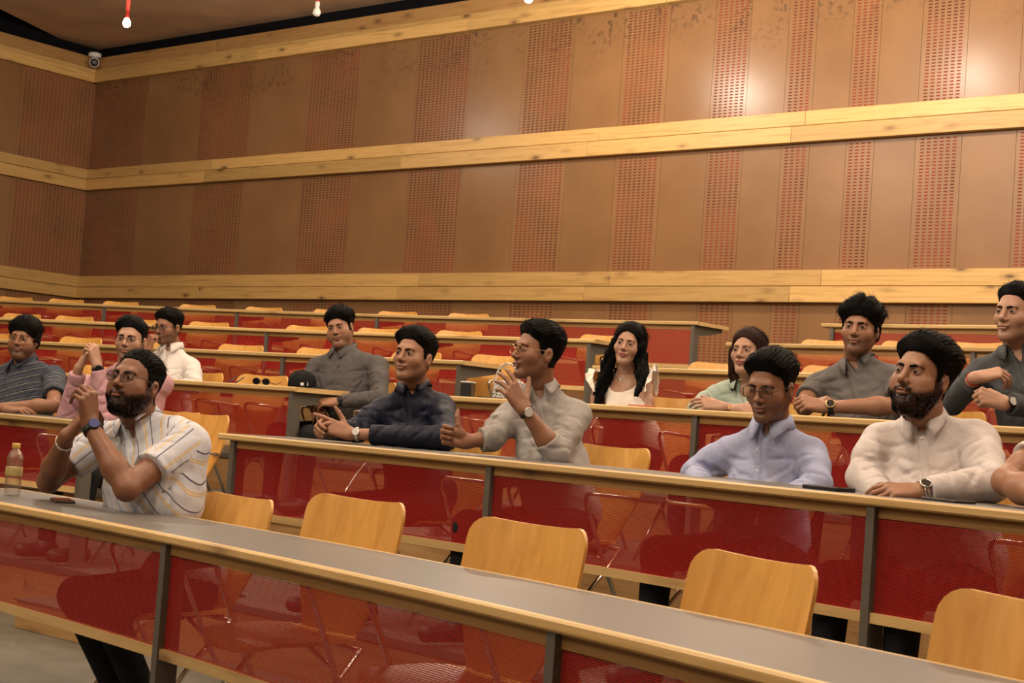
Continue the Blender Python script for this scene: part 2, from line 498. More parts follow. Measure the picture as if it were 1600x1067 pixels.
# ceiling: a hung board field with a dark gap along the walls, and a black slab above
cz = 6.60
e1, e2, e3 = at_z(0, 14, cz), at_z(141, 84, cz), at_z(632, 0, cz)
dl = (e1 - e2).normalized(); dr = (e3 - e2).normalized()
q1 = e2 + dl * 26; q2 = e2 + dr * 27; q3 = q1 + dr * 28
vs = [e2, q2, q3, q1]
b = MB(); b.add([v for v in vs] + [v + Vector((0, 0, 0.06)) for v in vs], [(0, 3, 2, 1)[::-1], (4, 5, 6, 7)[::-1], (0, 1, 5, 4), (1, 2, 6, 5), (2, 3, 7, 6), (3, 0, 4, 7)])
o = b.build('ceiling', M['ceiling']); tag(o, kind='structure')
b = MB(); k = [COR - WU * 0.5 - LU * 0.5, COR + WU * 29.5 - LU * 0.5, COR + WU * 33 + LU * 30, COR - WU * 5 + LU * 30]
b.add([v + Vector((0, 0, ZTOP)) for v in k] + [v + Vector((0, 0, ZTOP + 0.15)) for v in k], [(0, 1, 2, 3), (7, 6, 5, 4), (0, 4, 5, 1), (1, 5, 6, 2), (2, 6, 7, 3), (3, 7, 4, 0)])
o = b.build('ceiling_void', M['dark']); tag(o, kind='structure')

# floor and tiers
b = MB(); b.add([(-24, -14, FLOOR0), (20, -14, FLOOR0), (20, 32, FLOOR0), (-24, 32, FLOOR0), (-24, -14, FLOOR0 - 0.2), (20, -14, FLOOR0 - 0.2), (20, 32, FLOOR0 - 0.2), (-24, 32, FLOOR0 - 0.2)],
             [(0, 1, 2, 3), (7, 6, 5, 4), (0, 4, 5, 1), (1, 5, 6, 2), (2, 6, 7, 3), (3, 7, 4, 0)])
o = b.build('floor', M['floor']); tag(o, kind='structure')
A0, A1 = 11.0, 70.0
EDGE = 0.05
for k in range(2, 7):
    r0 = RK[k] - EDGE; d = (1.6 if k < 6 else 4.6); zf = floor_z(k); zb = floor_z(k - 1)
    amin = {2: 9.0, 3: 10.0, 4: 10.5, 5: 11.5, 6: 12.0}[k]
    if k < 6:
        o = sweep('floor_tier', [(0.012, -0.001), (d, -0.001), (d, -0.24), (0.012, -0.24)], amin, A1, r0, zf, M['floor'], None, 0.7)
    else:
        # the top landing runs back to the wall
        n = 84; vs = []; fs = []
        for i in range(n + 1):
            a = amin + (A1 - amin) * i / n; p = pol(a, r0 + 0.012, zf - 0.001)
            dirn = Vector((math.sin(math.radians(a)), math.cos(math.radians(a)), 0))
            t = ((COR - p).dot(WN)) / dirn.dot(WN)
            t2 = ((COR - p).dot(LN)) / dirn.dot(LN) if dirn.dot(LN) > 0.05 else 99
            t = min(t, t2)
            qv = p + dirn * t
            vs += [p, qv, qv - Vector((0, 0, .24)), p - Vector((0, 0, .24))]
        for i in range(n):
            for j in range(4):
                j2 = (j + 1) % 4
                fs.append((i * 4 + j, (i + 1) * 4 + j, (i + 1) * 4 + j2, i * 4 + j2))
        fs += [(0, 1, 2, 3), (n * 4 + 3, n * 4 + 2, n * 4 + 1, n * 4)]
        o = mesh_obj('floor_tier', vs, fs, M['floor'])
    tag(o, kind='structure')
    # timber facing of the riser, board by board, and its metal nosing
    rs = empty('trim_%d' % (k + 7)); tag(rs, kind='structure')
    a = amin; st = math.degrees(1.2 / r0)
    j = 0
    while a < A1 - 0.1:
        e = min(A1, a + st)
        sweep('riser_board', [(0.0, -0.03), (0.012, -0.03), (0.012, zb - zf), (0.0, zb - zf)], a + 0.004, e - 0.004, r0, zf, M['riser_wood'], rs, 0.8)
        a = e; j += 1
    sweep('stair_nosing', [(-0.014, -0.03), (-0.014, 0.002), (0.05, 0.002), (0.05, 0.0), (0.012, 0.0), (0.012, -0.03)], amin, A1, r0, zf, M['steel'], rs, 0.7)
# half steps in the aisle
for k in range(2, 7):
    r0 = RK[k] - EDGE
    st = empty('aisle_step'); tag(st, kind='structure')
    sweep('step_block', [(-0.34, 0.0), (-0.002, 0.0), (-0.002, -RISE / 2 + 0.002), (-0.34, -RISE / 2 + 0.002)], 39.75, 41.75, r0, floor_z(k - 1) + RISE / 2, M['riser_wood'], st, 0.5)
    sweep('step_tread', [(-0.35, 0.008), (-0.004, 0.008), (-0.004, 0.0), (-0.35, 0.0)], 39.73, 41.77, r0, floor_z(k - 1) + RISE / 2, M['floor'], st, 0.5)
# ================================================================== LAMPS
def ordinal(i): return ['first', 'second', 'third', 'fourth', 'fifth', 'sixth', 'seventh', 'eighth', 'ninth', 'tenth', 'eleventh', 'twelfth', 'thirteenth', 'fourteenth', 'fifteenth', 'sixteenth'][i]
def make_lamp(a, r, lit, power, label):
    zb = 5.60
    o = empty('pendant_lamp', pol(a, r, zb)); tag(o, label, 'lamp', 'red tube pendant lamps under the ceiling')
    MB().tube([(0, 0, 0.10), (0, 0, 1.0)], 0.021, 10).build('tube', M['red_paint'], o, True)
    MB().lathe([(0.024, 0.055), (0.026, 0.07), (0.026, 0.11), (0.02, 0.12)], n=14).build('socket', M['red_paint'] if lit else M['white_plastic'], o, True)
    MB().lathe([(0.004, -0.05), (0.03, -0.042), (0.043, -0.02), (0.045, 0.0), (0.038, 0.025), (0.026, 0.045), (0.022, 0.06)], n=16).build('bulb', M['bulb_on'] if lit else M['bulb_off'], o, True)
    if lit:
        ld = bpy.data.lights.new('lamp_light', 'POINT'); ld.energy = power; ld.color = LAMP_COL; ld.shadow_soft_size = 0.07
        lo = bpy.data.objects.new('lamp_light', ld); link(lo, o); lo.location = (0, 0, -0.14)
    return o
def lamp_px(x, y):
    return azr(at_z(x, y, 5.60))
make_lamp(*lamp_px(198, 36), True, LAMP_W * 0.4, 'lit bulb on a red tube hanging near the ceiling corner')
make_lamp(*lamp_px(495, 19), False, 0, 'unlit white bulb on a red tube against the dark gap')
make_lamp(*lamp_px(826, -3), True, LAMP_W * 0.8, 'lit bulb cut by the top edge of the picture')
for i_, a in enumerate((38.7, 43.8, 48.9, 54.0, 59.0)):
    make_lamp(a, 28.2, True, LAMP_W * 0.7, 'lit pendant bulb nearest the back wall, %s beyond the picture top' % ordinal(i_))
for r, aa in ((24.2, (24, 31, 38, 45, 52, 59)), (20.2, (22, 31, 40, 49, 58)), (16.2, (30, 42, 54)), (12.2, (28, 44, 60))):
    for a in aa:
        make_lamp(a, r, True, LAMP_W * (1.15 if r < 23 else 0.9) * (1.0 if a > 30 else 0.4), 'lit pendant bulb over the %s arc of seats, %s from the left' % ({24.2: 'rear', 20.2: 'middle', 16.2: 'front', 12.2: 'stage side'}[r], ordinal(aa.index(a))))

# ================================================================== DESKS
def sheet(name, a0, a1, r, z0, z1, mat, parent, step=0.4):
    """curved sheet metal infill, UVs in metres"""
    n = max(2, int((a1 - a0) / step)); vs = []; fs = []; uv = []
    o3 = pol((a0 + a1) / 2, r, z0)
    L = math.radians(a1 - a0) * r
    for i in range(n + 1):
        a = a0 + (a1 - a0) * i / n
        vs += [pol(a, r, z0) - o3, pol(a, r, z1) - o3]
    for i in range(n):
        fs.append((2 * i, 2 * i + 2, 2 * i + 3, 2 * i + 1))
        uv += [(L * i / n, 0), (L * (i + 1) / n, 0), (L * (i + 1) / n, z1 - z0), (L * i / n, z1 - z0)]
    o = mesh_obj(name, vs, fs, mat, parent, True, uv)
    o.location = o3 - parent.location
    return o
def radial_mtx(a):
    t = math.radians(a)
    return Matrix(((math.cos(t), math.sin(t), 0), (-math.sin(t), math.cos(t), 0), (0, 0, 1)))   # x tangential, y radial outwards
def make_desk(k, a0, a1, posts, label, lo_cap, hi_cap):
    r, z = RK[k], desk_z(k)
    root = empty('tiered_desk', pol((a0 + a1) / 2, r, floor_z(k)))
    tag(root, label, 'desk', 'curved desks in tiered rows')
    w = math.degrees(0.022 / r)
    b0 = a0 + (w if lo_cap else 0); b1 = a1 - (w if hi_cap else 0)
    sweep('desktop', [(0.022, -0.028), (0.022, 0.0), (0.468, 0.0), (0.468, -0.028)], b0, b1, r, z, M['laminate'], root)
    ed = [(0.006, -0.030), (0.0, -0.024), (0.0, -0.006), (0.005, 0.0), (0.022, 0.0), (0.022, -0.030)]
    sweep('front_edge', ed, a0, a1, r, z, M['pine_edge'], root)
    sweep('back_edge', [(0.468, -0.028), (0.468, 0.0), (0.486, 0.0), (0.49, -0.004), (0.49, -0.028)], a0, a1, r, z, M['pine_edge'], root)
    for cap, x0, x1 in ((lo_cap, a0, b0), (hi_cap, b1, a1)):
        if cap: sweep('end_edge', [(0.022, -0.03), (0.022, 0.0), (0.468, 0.0), (0.468, -0.03)], x0, x1, r, z, M['pine_edge'], root)
    pw = math.degrees(0.017 / r)
    for p, q in zip(posts[:-1], posts[1:]):
        sweep('apron', [(0.030, -0.066), (0.030, -0.030), (0.048, -0.030), (0.048, -0.066)], p + pw, q - pw, r, z, M['pine_dark'], root)
        sheet('perforated_panel', p + pw * 0.9, q - pw * 0.9, r + 0.034, z - 0.360, z - 0.064, M['perf'], root)
        sweep('bottom_rail', [(0.018, -0.390), (0.018, -0.358), (0.050, -0.358), (0.050, -0.390)], p + pw, q - pw, r, z, M['pine_edge'], root)
    for i, p in enumerate(posts):
        m = radial_mtx(p); end = (i == 0 and lo_cap) or (i == len(posts) - 1 and hi_cap)
        d = 0.075
        b = MB(); b.box((0, 0, 0), (0.032, d, DESKH - 0.030))
        b.v = [m @ v for v in b.v]
        po = b.build('post', M['steel'], root, False)
        po.location = pol(p, r + 0.012 + d / 2, z - 0.030 - (DESKH - 0.030) / 2) - root.location
        b = MB()
        pts = [(0.0, 0.0), (0.37, 0.0), (0.37, -0.03), (0.10, -0.075), (0.0, -0.085)]
        vs = [Vector((sx, y, zz)) for sx in (-0.014, 0.014) for y, zz in pts]
        nn = len(pts)
        b.add([m @ v for v in vs], [tuple(range(nn)), tuple(range(2 * nn - 1, nn - 1, -1))] + [(j, j + nn, (j + 1) % nn + nn, (j + 1) % nn) for j in range(nn)])
        br = b.build('bracket', M['steel'], po, False)
        br.location = pol(p, r + 0.012 + d - 0.002, z - 0.030) - (po.location + root.location)
        b = MB(); b.box((0, 0.02, 0.006), (0.07, 0.14, 0.012)); b.v = [m @ v for v in b.v]
        fp = b.build('foot_plate', M['steel'], po, False)
        fp.location = pol(p, r + 0.012 + d / 2, floor_z(k)) - (po.location + root.location)
    return root
def arange(a, b, s):
    out = [a]
    while out[-1] + s < b - 0.3: out.append(out[-1] + s)
    return out
RN = {1: 'front', 2: 'second', 3: 'third', 4: 'fourth', 5: 'fifth', 6: 'top'}
make_desk(1, 43.07 - 0.05, 66.0, [43.07, 48.65, 54.23, 59.81, 65.4], 'long curved desk in the foreground with bare grey top', True, True)
RP = {2: ([42.77, 47.6, 52.73, 57.8, 62.9], 42.50, 63.2), 3: ([42.5, 47.02, 51.6, 56.2, 60.8], 42.25, 61.1),
      4: ([42.35, 46.7, 51.05, 55.4, 59.7], 42.12, 60.0), 5: ([42.25, 46.3, 50.35, 54.4, 58.4], 42.06, 58.7), 6: ([41.95, 45.8, 49.65, 53.5, 57.3], 41.76, 57.6)}
RL = {2: 'curved desk of the second row where five people lean, red panels below', 3: 'third row desk where the two women sit, right of the aisle',
      4: 'fourth row desk right of the aisle, behind the two women', 5: 'fifth row desk right of the aisle, starting behind the mint-shirted woman',
      6: 'top row desk right of the aisle, behind the fluffy-haired man'}
for k in range(2, 7):
    p, a0, a1 = RP[k]; make_desk(k, a0, a1, p, RL[k], True, True)
LEND = {2: 39.35, 3: 39.3, 4: 39.35, 5: 39.3, 6: 39.2}
LB = {2: 4.62, 3: 4.3, 4: 4.05, 5: 3.79, 6: 3.66}
LLB = {2: 'second row desk left of the aisle, in front of the pink-shirted man', 3: 'third row desk left of the aisle with cap and sunglasses on it',
       4: 'fourth row desk left of the aisle, empty, behind the charcoal-shirted man', 5: 'fifth row desk left of the aisle, empty', 6: 'top row desk left of the aisle, against the back wall'}
for k in range(2, 7):
    e = LEND[k]; n = {2: 5, 3: 6, 4: 6, 5: 7, 6: 7}[k]
    posts = [e - LB[k] * i for i in range(n, -1, -1)]
    make_desk(k, posts[0] - 0.1, e + 0.12, posts, LLB[k], True, True)

# ================================================================== CHAIRS
def make_chair():
    root = empty('plywood_chair')
    # backrest: tapered shell, hollow across, raked back
    nz, nx = 16, 9; zb, zt = 0.430, 0.855; rc = 0.062
    def hw(z):
        t = (z - zb) / (zt - zb); w = 0.105 + (0.243 - 0.105) * min(1, t * 1.75) ** 0.85
        if z > zt - rc: w -= rc - math.sqrt(max(0, rc * rc - (z - (zt - rc)) ** 2))
        return w
    zs = [zb + (zt - rc - zb) * i / 10 for i in range(11)] + [zt - rc + rc * math.sin(PI / 2 * i / 5) for i in range(1, 6)]
    vs = []; fs = []
    for side in (0, 1):
        for z in zs:
            w = hw(z); t = (z - zb) / (zt - zb)
            for j in range(nx):
                x = w * (2 * j / (nx - 1) - 1)
                y = -0.175 - 0.135 * t ** 0.85 + 0.030 * (x / 0.235) ** 2 * (0.4 + t)
                vs.append((x, y + (0.0 if side == 0 else -0.012), z + 0.012 * (x / 0.235) ** 2 * t))
    R = len(zs); N = R * nx
    for i in range(R - 1):
        for j in range(nx - 1):
            a = i * nx + j
            fs.append((a, a + nx, a + nx + 1, a + 1)); fs.append((N + a, N + a + 1, N + a + nx + 1, N + a + nx))
    bd = [j for j in range(nx)] + [i * nx + nx - 1 for i in range(1, R)] + [(R - 1) * nx + j for j in range(nx - 2, -1, -1)] + [i * nx for i in range(R - 2, 0, -1)]
    for i in range(len(bd)):
        a, b2 = bd[i], bd[(i + 1) % len(bd)]; fs.append((a, b2, N + b2, N + a))
    o = mesh_obj('backrest', vs, fs, M['beech'], root, True); o.data.set_sharp_from_angle(angle=math.radians(50))
    # seat: dished, rounded, dropping front edge
    n, m = 28, 5; vs = []; fs = []
    for side in (0, 1):
        vs.append((0, 0.0, 0.452 - 0.012 * side))
        for i in range(1, m + 1):
            for j in range(n):
                t = 2 * PI * j / n; cx, sx = math.cos(t), math.sin(t)
                e = 3.2; rr = (abs(cx) ** e + abs(sx) ** e) ** (-1 / e) * i / m
                x, y = 0.215 * rr * cx, 0.215 * rr * sx
                if y < -0.1: x *= 1 - 0.9 * (-y - 0.1)
                z = 0.452 + 0.010 * (abs(x) / 0.2) ** 2 + 0.006 * max(0, -y / 0.2) - (0.022 * ((y - 0.14) / 0.075) ** 2 if y > 0.14 else 0)
                vs.append((x, y, z - 0.012 * side))
    N = 1 + m * n
    for s in (0, 1):
        o0 = s * N
        for j in range(n):
            f = (o0, o0 + 1 + j, o0 + 1 + (j + 1) % n); fs.append(f if s == 0 else f[::-1])
            for i in range(m - 1):
                a, b2 = o0 + 1 + i * n + j, o0 + 1 + i * n + (j + 1) % n
                f = (a, a + n, b2 + n, b2); fs.append(f if s == 0 else f[::-1])
    for j in range(n):
        a, b2 = 1 + (m - 1) * n + j, 1 + (m - 1) * n + (j + 1) % n; fs.append((a, a + N, b2 + N, b2))
    o = mesh_obj('seat', vs, fs, M['beech'], root, True); o.data.set_sharp_from_angle(angle=math.radians(50))
    for s in (-1, 1):
        x = s * 0.235
        # rear leg runs up forward into the arm loop
        pts = [(x, -0.25, 0.0), (x, -0.04, 0.36), (x, 0.085, 0.60), (x, 0.10, 0.635), (x, 0.095, 0.655), (x, 0.07, 0.663), (x, -0.16, 0.650), (x * 0.96, -0.215, 0.645), (x * 0.70, -0.232, 0.645)]
        MB().tube(pts, 0.0095, 8).build('arm_frame', M['chrome'], root, True)
        pts = [(x * 0.97, 0.23, 0.0), (x * 0.97, 0.03, 0.27), (x * 0.97, -0.135, 0.437)]
        MB().tube(pts, 0.0095, 8).build('front_leg', M['chrome'], root, True)
    MB().tube([(-0.235, -0.03, 0.38), (-0.1, -0.03, 0.435), (0.1, -0.03, 0.435), (0.235, -0.03, 0.38)], 0.008, 8).build('seat_bar', M['chrome'], root, True)
    MB().tube([(-0.23, -0.135, 0.432), (0.23, -0.135, 0.432)], 0.008, 8).build('rear_bar', M['chrome'], root, True)
    return root
CHAIR = make_chair(); _first = [True]
CHAIRS = {}
def put_chair(k, a, off, label, turn=0.0, sz=1.0):
    global CHAIR
    o = CHAIR if _first[0] else copy_tree(CHAIR)
    _first[0] = False
    o.location = pol(a, RK[k] + off, floor_z(k) + (0.0 if k > 1 else 0.0))
    o.rotation_euler = (0, 0, PI - math.radians(a) + turn)
    o.scale = (1, 1, sz)
    tag(o, label, 'chair', 'beech plywood chairs along the desks')
    return o
# front row: the photo shows four empty chairs and the one the front man sits on
put_chair(1, 46.75, 0.42, 'beech chair the man in the striped white shirt sits on')
for a, tn, lb in ((49.30, 0.09, 'empty beech chair beside the man in the striped shirt, front row'), (51.80, 0.08, 'empty beech front row chair in the middle, under the watch-wearing man'),
              (54.20, -0.12, 'empty beech front row chair below the blue-shirted man'), (56.55, -0.05, 'empty beech front row chair cut by the right picture edge')):
    put_chair(1, a, 0.33, lb, tn, 1.07)
for a, lb in ((45.0, 'chair under the man in the navy shirt'), (47.45, 'chair under the gesturing man in the light grey shirt'), (49.85, 'chair under the man in the light blue shirt'),
              (52.55, 'chair under the bearded man in the white shirt'), (54.9, 'chair under the person cut by the right picture edge')):
    put_chair(2, a, 0.50, lb)
for a, lb in ((44.95, 'chair under the woman in the white ruffled top'), (47.0, 'chair under the woman in the mint shirt'), (49.1, 'chair under the fluffy-haired man in the grey shirt'), (51.2, 'chair under the man in the dark slate shirt')):
    put_chair(3, a, 0.55, lb)
put_chair(3, 42.75, 0.36, 'empty chair at the third row desk, behind the navy-shirted man')
def az_of(x, y, k, off): return azr(at_r(x, y, RK[k] + off))[0]
sides = {}
def row_chairs(k, side, azs, off=0.33):
    for i, a in enumerate(azs):
        put_chair(k, a, off, 'empty chair, %s from the aisle in the %s row %s of the aisle' % (ordinal(i), RN[k], side))
def row_px(k, side, xs, off=0.33):
    row_chairs(k, side, sorted((az_of(x, y, k, 0.55) for x, y in xs), reverse=(side == 'left')), off)
row_px(4, 'right', [(1118, 566), (1300, 575), (1490, 585), (1680, 590)])
row_px(5, 'right', [(1292, 534), (1420, 537), (1522, 540), (1650, 545)])
row_px(6, 'left', [(20, 462), (100, 466), (185, 472), (305, 477), (408, 483), (515, 488), (617, 488), (728, 491)])
row_px(5, 'left', [(30, 490), (112, 493), (222, 500), (322, 506), (475, 510), (588, 515), (713, 519), (940, 524)])
row_px(4, 'left', [(-10, 525), (121, 530), (240, 535), (371, 540), (495, 545), (645, 553), (772, 555)])
row_px(3, 'left', [(398, 588), (150, 570)], 0.36)
put_chair(3, 39.0, 0.55, 'chair under the man in the charcoal shirt by the aisle')
put_chair(3, 35.1, 0.5, 'chair under the man in the white shirt resting his cheek on his hand')
put_chair(2, 36.0, 0.55, 'chair under the man in the striped navy polo shirt')
put_chair(2, 38.7, 0.55, 'chair under the man in the pink shirt')
put_chair(2, az_of(298, 670, 2, 0.62), 0.42, 'empty chair at the aisle, its back showing beside the front man')
put_chair(2, 33.6, 0.4, 'empty chair beyond the polo-shirted man, left picture edge')
# ================================================================== PEOPLE: smooth-blended volumes turned into meshes
class Field:
    def __init__(s, lo, hi, vox):
        s.vox = vox; s.lo = np.asarray(lo, np.float32)
        n = np.ceil((np.asarray(hi) - s.lo) / vox).astype(int) + 1
        s.n = n
        s.ax = [s.lo[i] + vox * np.arange(n[i], dtype=np.float32) for i in range(3)]
        s.D = np.full(tuple(n), 0.06, np.float32); s.pad = 0.02
    def box(s, lo, hi):
        a = np.clip(np.floor((np.asarray(lo) - s.lo) / s.vox).astype(int), 0, s.n)
        b = np.clip(np.ceil((np.asarray(hi) - s.lo) / s.vox).astype(int) + 1, 0, s.n)
        return None if (b <= a).any() else (slice(a[0], b[0]), slice(a[1], b[1]), slice(a[2], b[2]))
    def pts(s, sl):
        return s.ax[0][sl[0]][:, None, None], s.ax[1][sl[1]][None, :, None], s.ax[2][sl[2]][None, None, :]
    def put(s, sl, d, k, op):
        D = s.D[sl]
        if op == 'add':
            if k > 0:
                h = np.clip(0.5 + 0.5 * (D - d) / k, 0, 1); s.D[sl] = D + (d - D) * h - k * h * (1 - h)
            else: s.D[sl] = np.minimum(D, d)
        else:
            d = -d
            if k > 0:
                h = np.clip(0.5 - 0.5 * (D - d) / k, 0, 1); s.D[sl] = D + (d - D) * h + k * h * (1 - h)
            else: s.D[sl] = np.maximum(D, d)
    def cone(s, a, b, ra, rb, k=0.01, op='add'):
        a = np.asarray(a, np.float32); b = np.asarray(b, np.float32); m = max(ra, rb) + k + s.pad
        sl = s.box(np.minimum(a, b) - m, np.maximum(a, b) + m)
        if sl is None: return
        x, y, z = s.pts(sl); ba = b - a; L = max(1e-9, float(ba @ ba))
        x = x - a[0]; y = y - a[1]; z = z - a[2]
        t = np.clip((x * ba[0] + y * ba[1] + z * ba[2]) / L, 0, 1)
        d = np.sqrt((x - t * ba[0]) ** 2 + (y - t * ba[1]) ** 2 + (z - t * ba[2]) ** 2) - (ra + t * (rb - ra))
        s.put(sl, d, k, op)
    def chain(s, ps, rs, k=0.01, kj=0.004):
        for i in range(len(ps) - 1): s.cone(ps[i], ps[i + 1], rs[i], rs[i + 1], k if i == 0 else kj)
    def ell(s, c, r, k=0.01, R=None, op='add'):
        c = np.asarray(c, np.float32); r = np.asarray(r, np.float32); m = float(r.max()) + k + s.pad
        if R is None: mm = r + k + s.pad
        else: mm = np.array([m, m, m])
        sl = s.box(c - mm, c + mm)
        if sl is None: return
        x, y, z = s.pts(sl); x = x - c[0]; y = y - c[1]; z = z - c[2]
        if R is not None:
            R = np.asarray(R, np.float32)
            x, y, z = (R[0, 0] * x + R[1, 0] * y + R[2, 0] * z, R[0, 1] * x + R[1, 1] * y + R[2, 1] * z, R[0, 2] * x + R[1, 2] * y + R[2, 2] * z)
        q = (x / r[0]) ** 2 + (y / r[1]) ** 2 + (z / r[2]) ** 2
        g = np.sqrt((x / r[0] ** 2) ** 2 + (y / r[1] ** 2) ** 2 + (z / r[2] ** 2) ** 2) + 1e-6
        k0 = np.sqrt(q); s.put(sl, k0 * (k0 - 1) / g, k, op)
    def cut(s, c, n, rad=None):
        """keep the side behind the plane (n points to what is removed), inside a ball of radius rad"""
        c = np.asarray(c, np.float32); n = np.asarray(n, np.float32); n = n / np.linalg.norm(n)
        rad = rad or 9.0
        sl = s.box(c - rad, c + rad)
        if sl is None: return
        x, y, z = s.pts(sl); x = x - c[0]; y = y - c[1]; z = z - c[2]
        d = x * n[0] + y * n[1] + z * n[2]
        inside = (x * x + y * y + z * z) < rad * rad
        D = s.D[sl]; s.D[sl] = np.where(inside, np.maximum(D, d), D)
    def look(s, p):
        i = np.clip(((np.asarray(p) - s.lo) / s.vox), 0, np.array(s.n) - 2.001); b = i.astype(int); t = i - b; v = 0.0
        for dx in (0, 1):
            for dy in (0, 1):
                for dz in (0, 1):
                    w = (t[0] if dx else 1 - t[0]) * (t[1] if dy else 1 - t[1]) * (t[2] if dz else 1 - t[2])
                    v += w * float(s.D[b[0] + dx, b[1] + dy, b[2] + dz])
        return v
    def snap(s, p, it=4):
        p = np.asarray(p, float).copy(); h = s.vox
        for _ in range(it):
            d = s.look(p); g = np.array([s.look(p + e) - s.look(p - e) for e in np.eye(3) * h])
            n = np.linalg.norm(g)
            if n < 1e-6: break
            p = p - np.clip(d, -0.03, 0.03) * g / n
        return p
    def crease(s, pts, r=0.0045, k=0.012):
        q = [s.snap(p) for p in pts]
        for i in range(len(q) - 1):
            w = r * math.sin(PI * (i + 0.5) / (len(q) - 1)) * 0.7 + r * 0.3
            s.cone(q[i], q[i + 1], w, w, k, 'sub')
    def mesh(s):
        return surface_nets(s.D, s.lo, s.vox)
def surface_nets(D, lo, vox):
    S = D < 0
    # cells with both signs
    c = [S[i:S.shape[0] - 1 + i, j:S.shape[1] - 1 + j, k:S.shape[2] - 1 + k] for i in (0, 1) for j in (0, 1) for k in (0, 1)]
    anyc = c[0].copy(); allc = c[0].copy()
    for q in c[1:]: anyc |= q; allc &= q
    act = anyc & ~allc
    idx = np.argwhere(act)
    if len(idx) == 0: return np.zeros((0, 3), np.float32), np.zeros((0, 4), np.int32)
    num = np.full(act.shape, -1, np.int32); num[act] = np.arange(len(idx), dtype=np.int32)
    I, J, K = idx.T
    off = [(i, j, k) for i in (0, 1) for j in (0, 1) for k in (0, 1)]
    val = np.stack([D[I + o[0], J + o[1], K + o[2]] for o in off], 1)
    acc = np.zeros((len(idx), 3), np.float32); cnt = np.zeros((len(idx), 1), np.float32)
    for a in range(8):
        for b in range(a + 1, 8):
            oa, ob = off[a], off[b]
            if sum(abs(oa[i] - ob[i]) for i in range(3)) != 1: continue
            va, vb = val[:, a], val[:, b]; m = (va < 0) != (vb < 0)
            t = np.where(m, va / np.where(m, va - vb, 1), 0)[:, None]
            p = np.array(oa, np.float32) + t * (np.array(ob, np.float32) - np.array(oa, np.float32))
            acc += np.where(m[:, None], p, 0); cnt += m[:, None]
    V = (idx + acc / cnt) * vox + lo
    F = []
    for ax in range(3):
        n = D.shape; u, w = [(1, 2), (2, 0), (0, 1)][ax]
        sl0 = [slice(1, -1)] * 3; sl0[ax] = slice(0, -1); sl1 = list(sl0); sl1[ax] = slice(1, None)
        a = S[tuple(sl0)]; b = S[tuple(sl1)]
        for flip, mk in ((False, a & ~b), (True, ~a & b)):
            e = np.argwhere(mk)
            if len(e) == 0: continue
            base = e.copy(); base[:, u] += 1; base[:, w] += 1
            def cell(du, dw):
                q = base.copy(); q[:, u] -= du; q[:, w] -= dw
                return num[q[:, 0], q[:, 1], q[:, 2]]
            q = np.stack([cell(1, 1), cell(0, 1), cell(0, 0), cell(1, 0)], 1)
            F.append(q[:, ::-1] if flip else q)
    F = np.concatenate(F); F = F[(F >= 0).all(1)]
    return V.astype(np.float32), F.astype(np.int32)
def relax(V, F, it=1, lam=0.5):
    for _ in range(it):
        acc = np.zeros_like(V); cnt = np.zeros((len(V), 1), np.float32)
        for i in range(4):
            a, b = F[:, i], F[:, (i + 1) % 4]
            np.add.at(acc, a, V[b]); np.add.at(cnt, a, 1.0); np.add.at(acc, b, V[a]); np.add.at(cnt, b, 1.0)
        V = V + lam * (acc / np.maximum(cnt, 1) - V)
    return V
def np_mesh(name, V, F, mats, parent=None, cols=None, pat=None, fmat=None):
    me = bpy.data.meshes.new(name)
    me.vertices.add(len(V)); me.vertices.foreach_set('co', np.ascontiguousarray(V, np.float32).ravel())
    me.loops.add(F.size); me.loops.foreach_set('vertex_index', np.ascontiguousarray(F, np.int32).ravel())
    me.polygons.add(len(F)); me.polygons.foreach_set('loop_start', np.arange(0, F.size, 4, dtype=np.int32))
    me.update(calc_edges=True); me.validate()
    me.polygons.foreach_set('use_smooth', np.ones(len(me.polygons), bool))
    if cols is not None:
        at = me.attributes.new('tone', 'FLOAT_COLOR', 'POINT')
        at.data.foreach_set('color', np.concatenate([cols, np.ones((len(cols), 1))], 1).astype(np.float32).ravel())
    if pat is not None:
        at = me.attributes.new('cloth', 'FLOAT_VECTOR', 'POINT'); at.data.foreach_set('vector', pat.astype(np.float32).ravel())
    for m in mats: me.materials.append(m)
    if fmat is not None: me.polygons.foreach_set('material_index', fmat.astype(np.int32))
    o = bpy.data.objects.new(name, me)
    return link(o, parent)
def wob(P, f, seed, n=5):
    """cheap smooth noise in -1..1"""
    rng = np.random.RandomState(seed); out = 0
    for i in range(n):
        w = rng.normal(size=3); w = w / np.linalg.norm(w) * f * (0.7 + 0.9 * rng.rand())
        out = out + np.sin(P[..., 0] * w[0] + P[..., 1] * w[1] + P[..., 2] * w[2] + rng.rand() * 6.28)
    return out / n

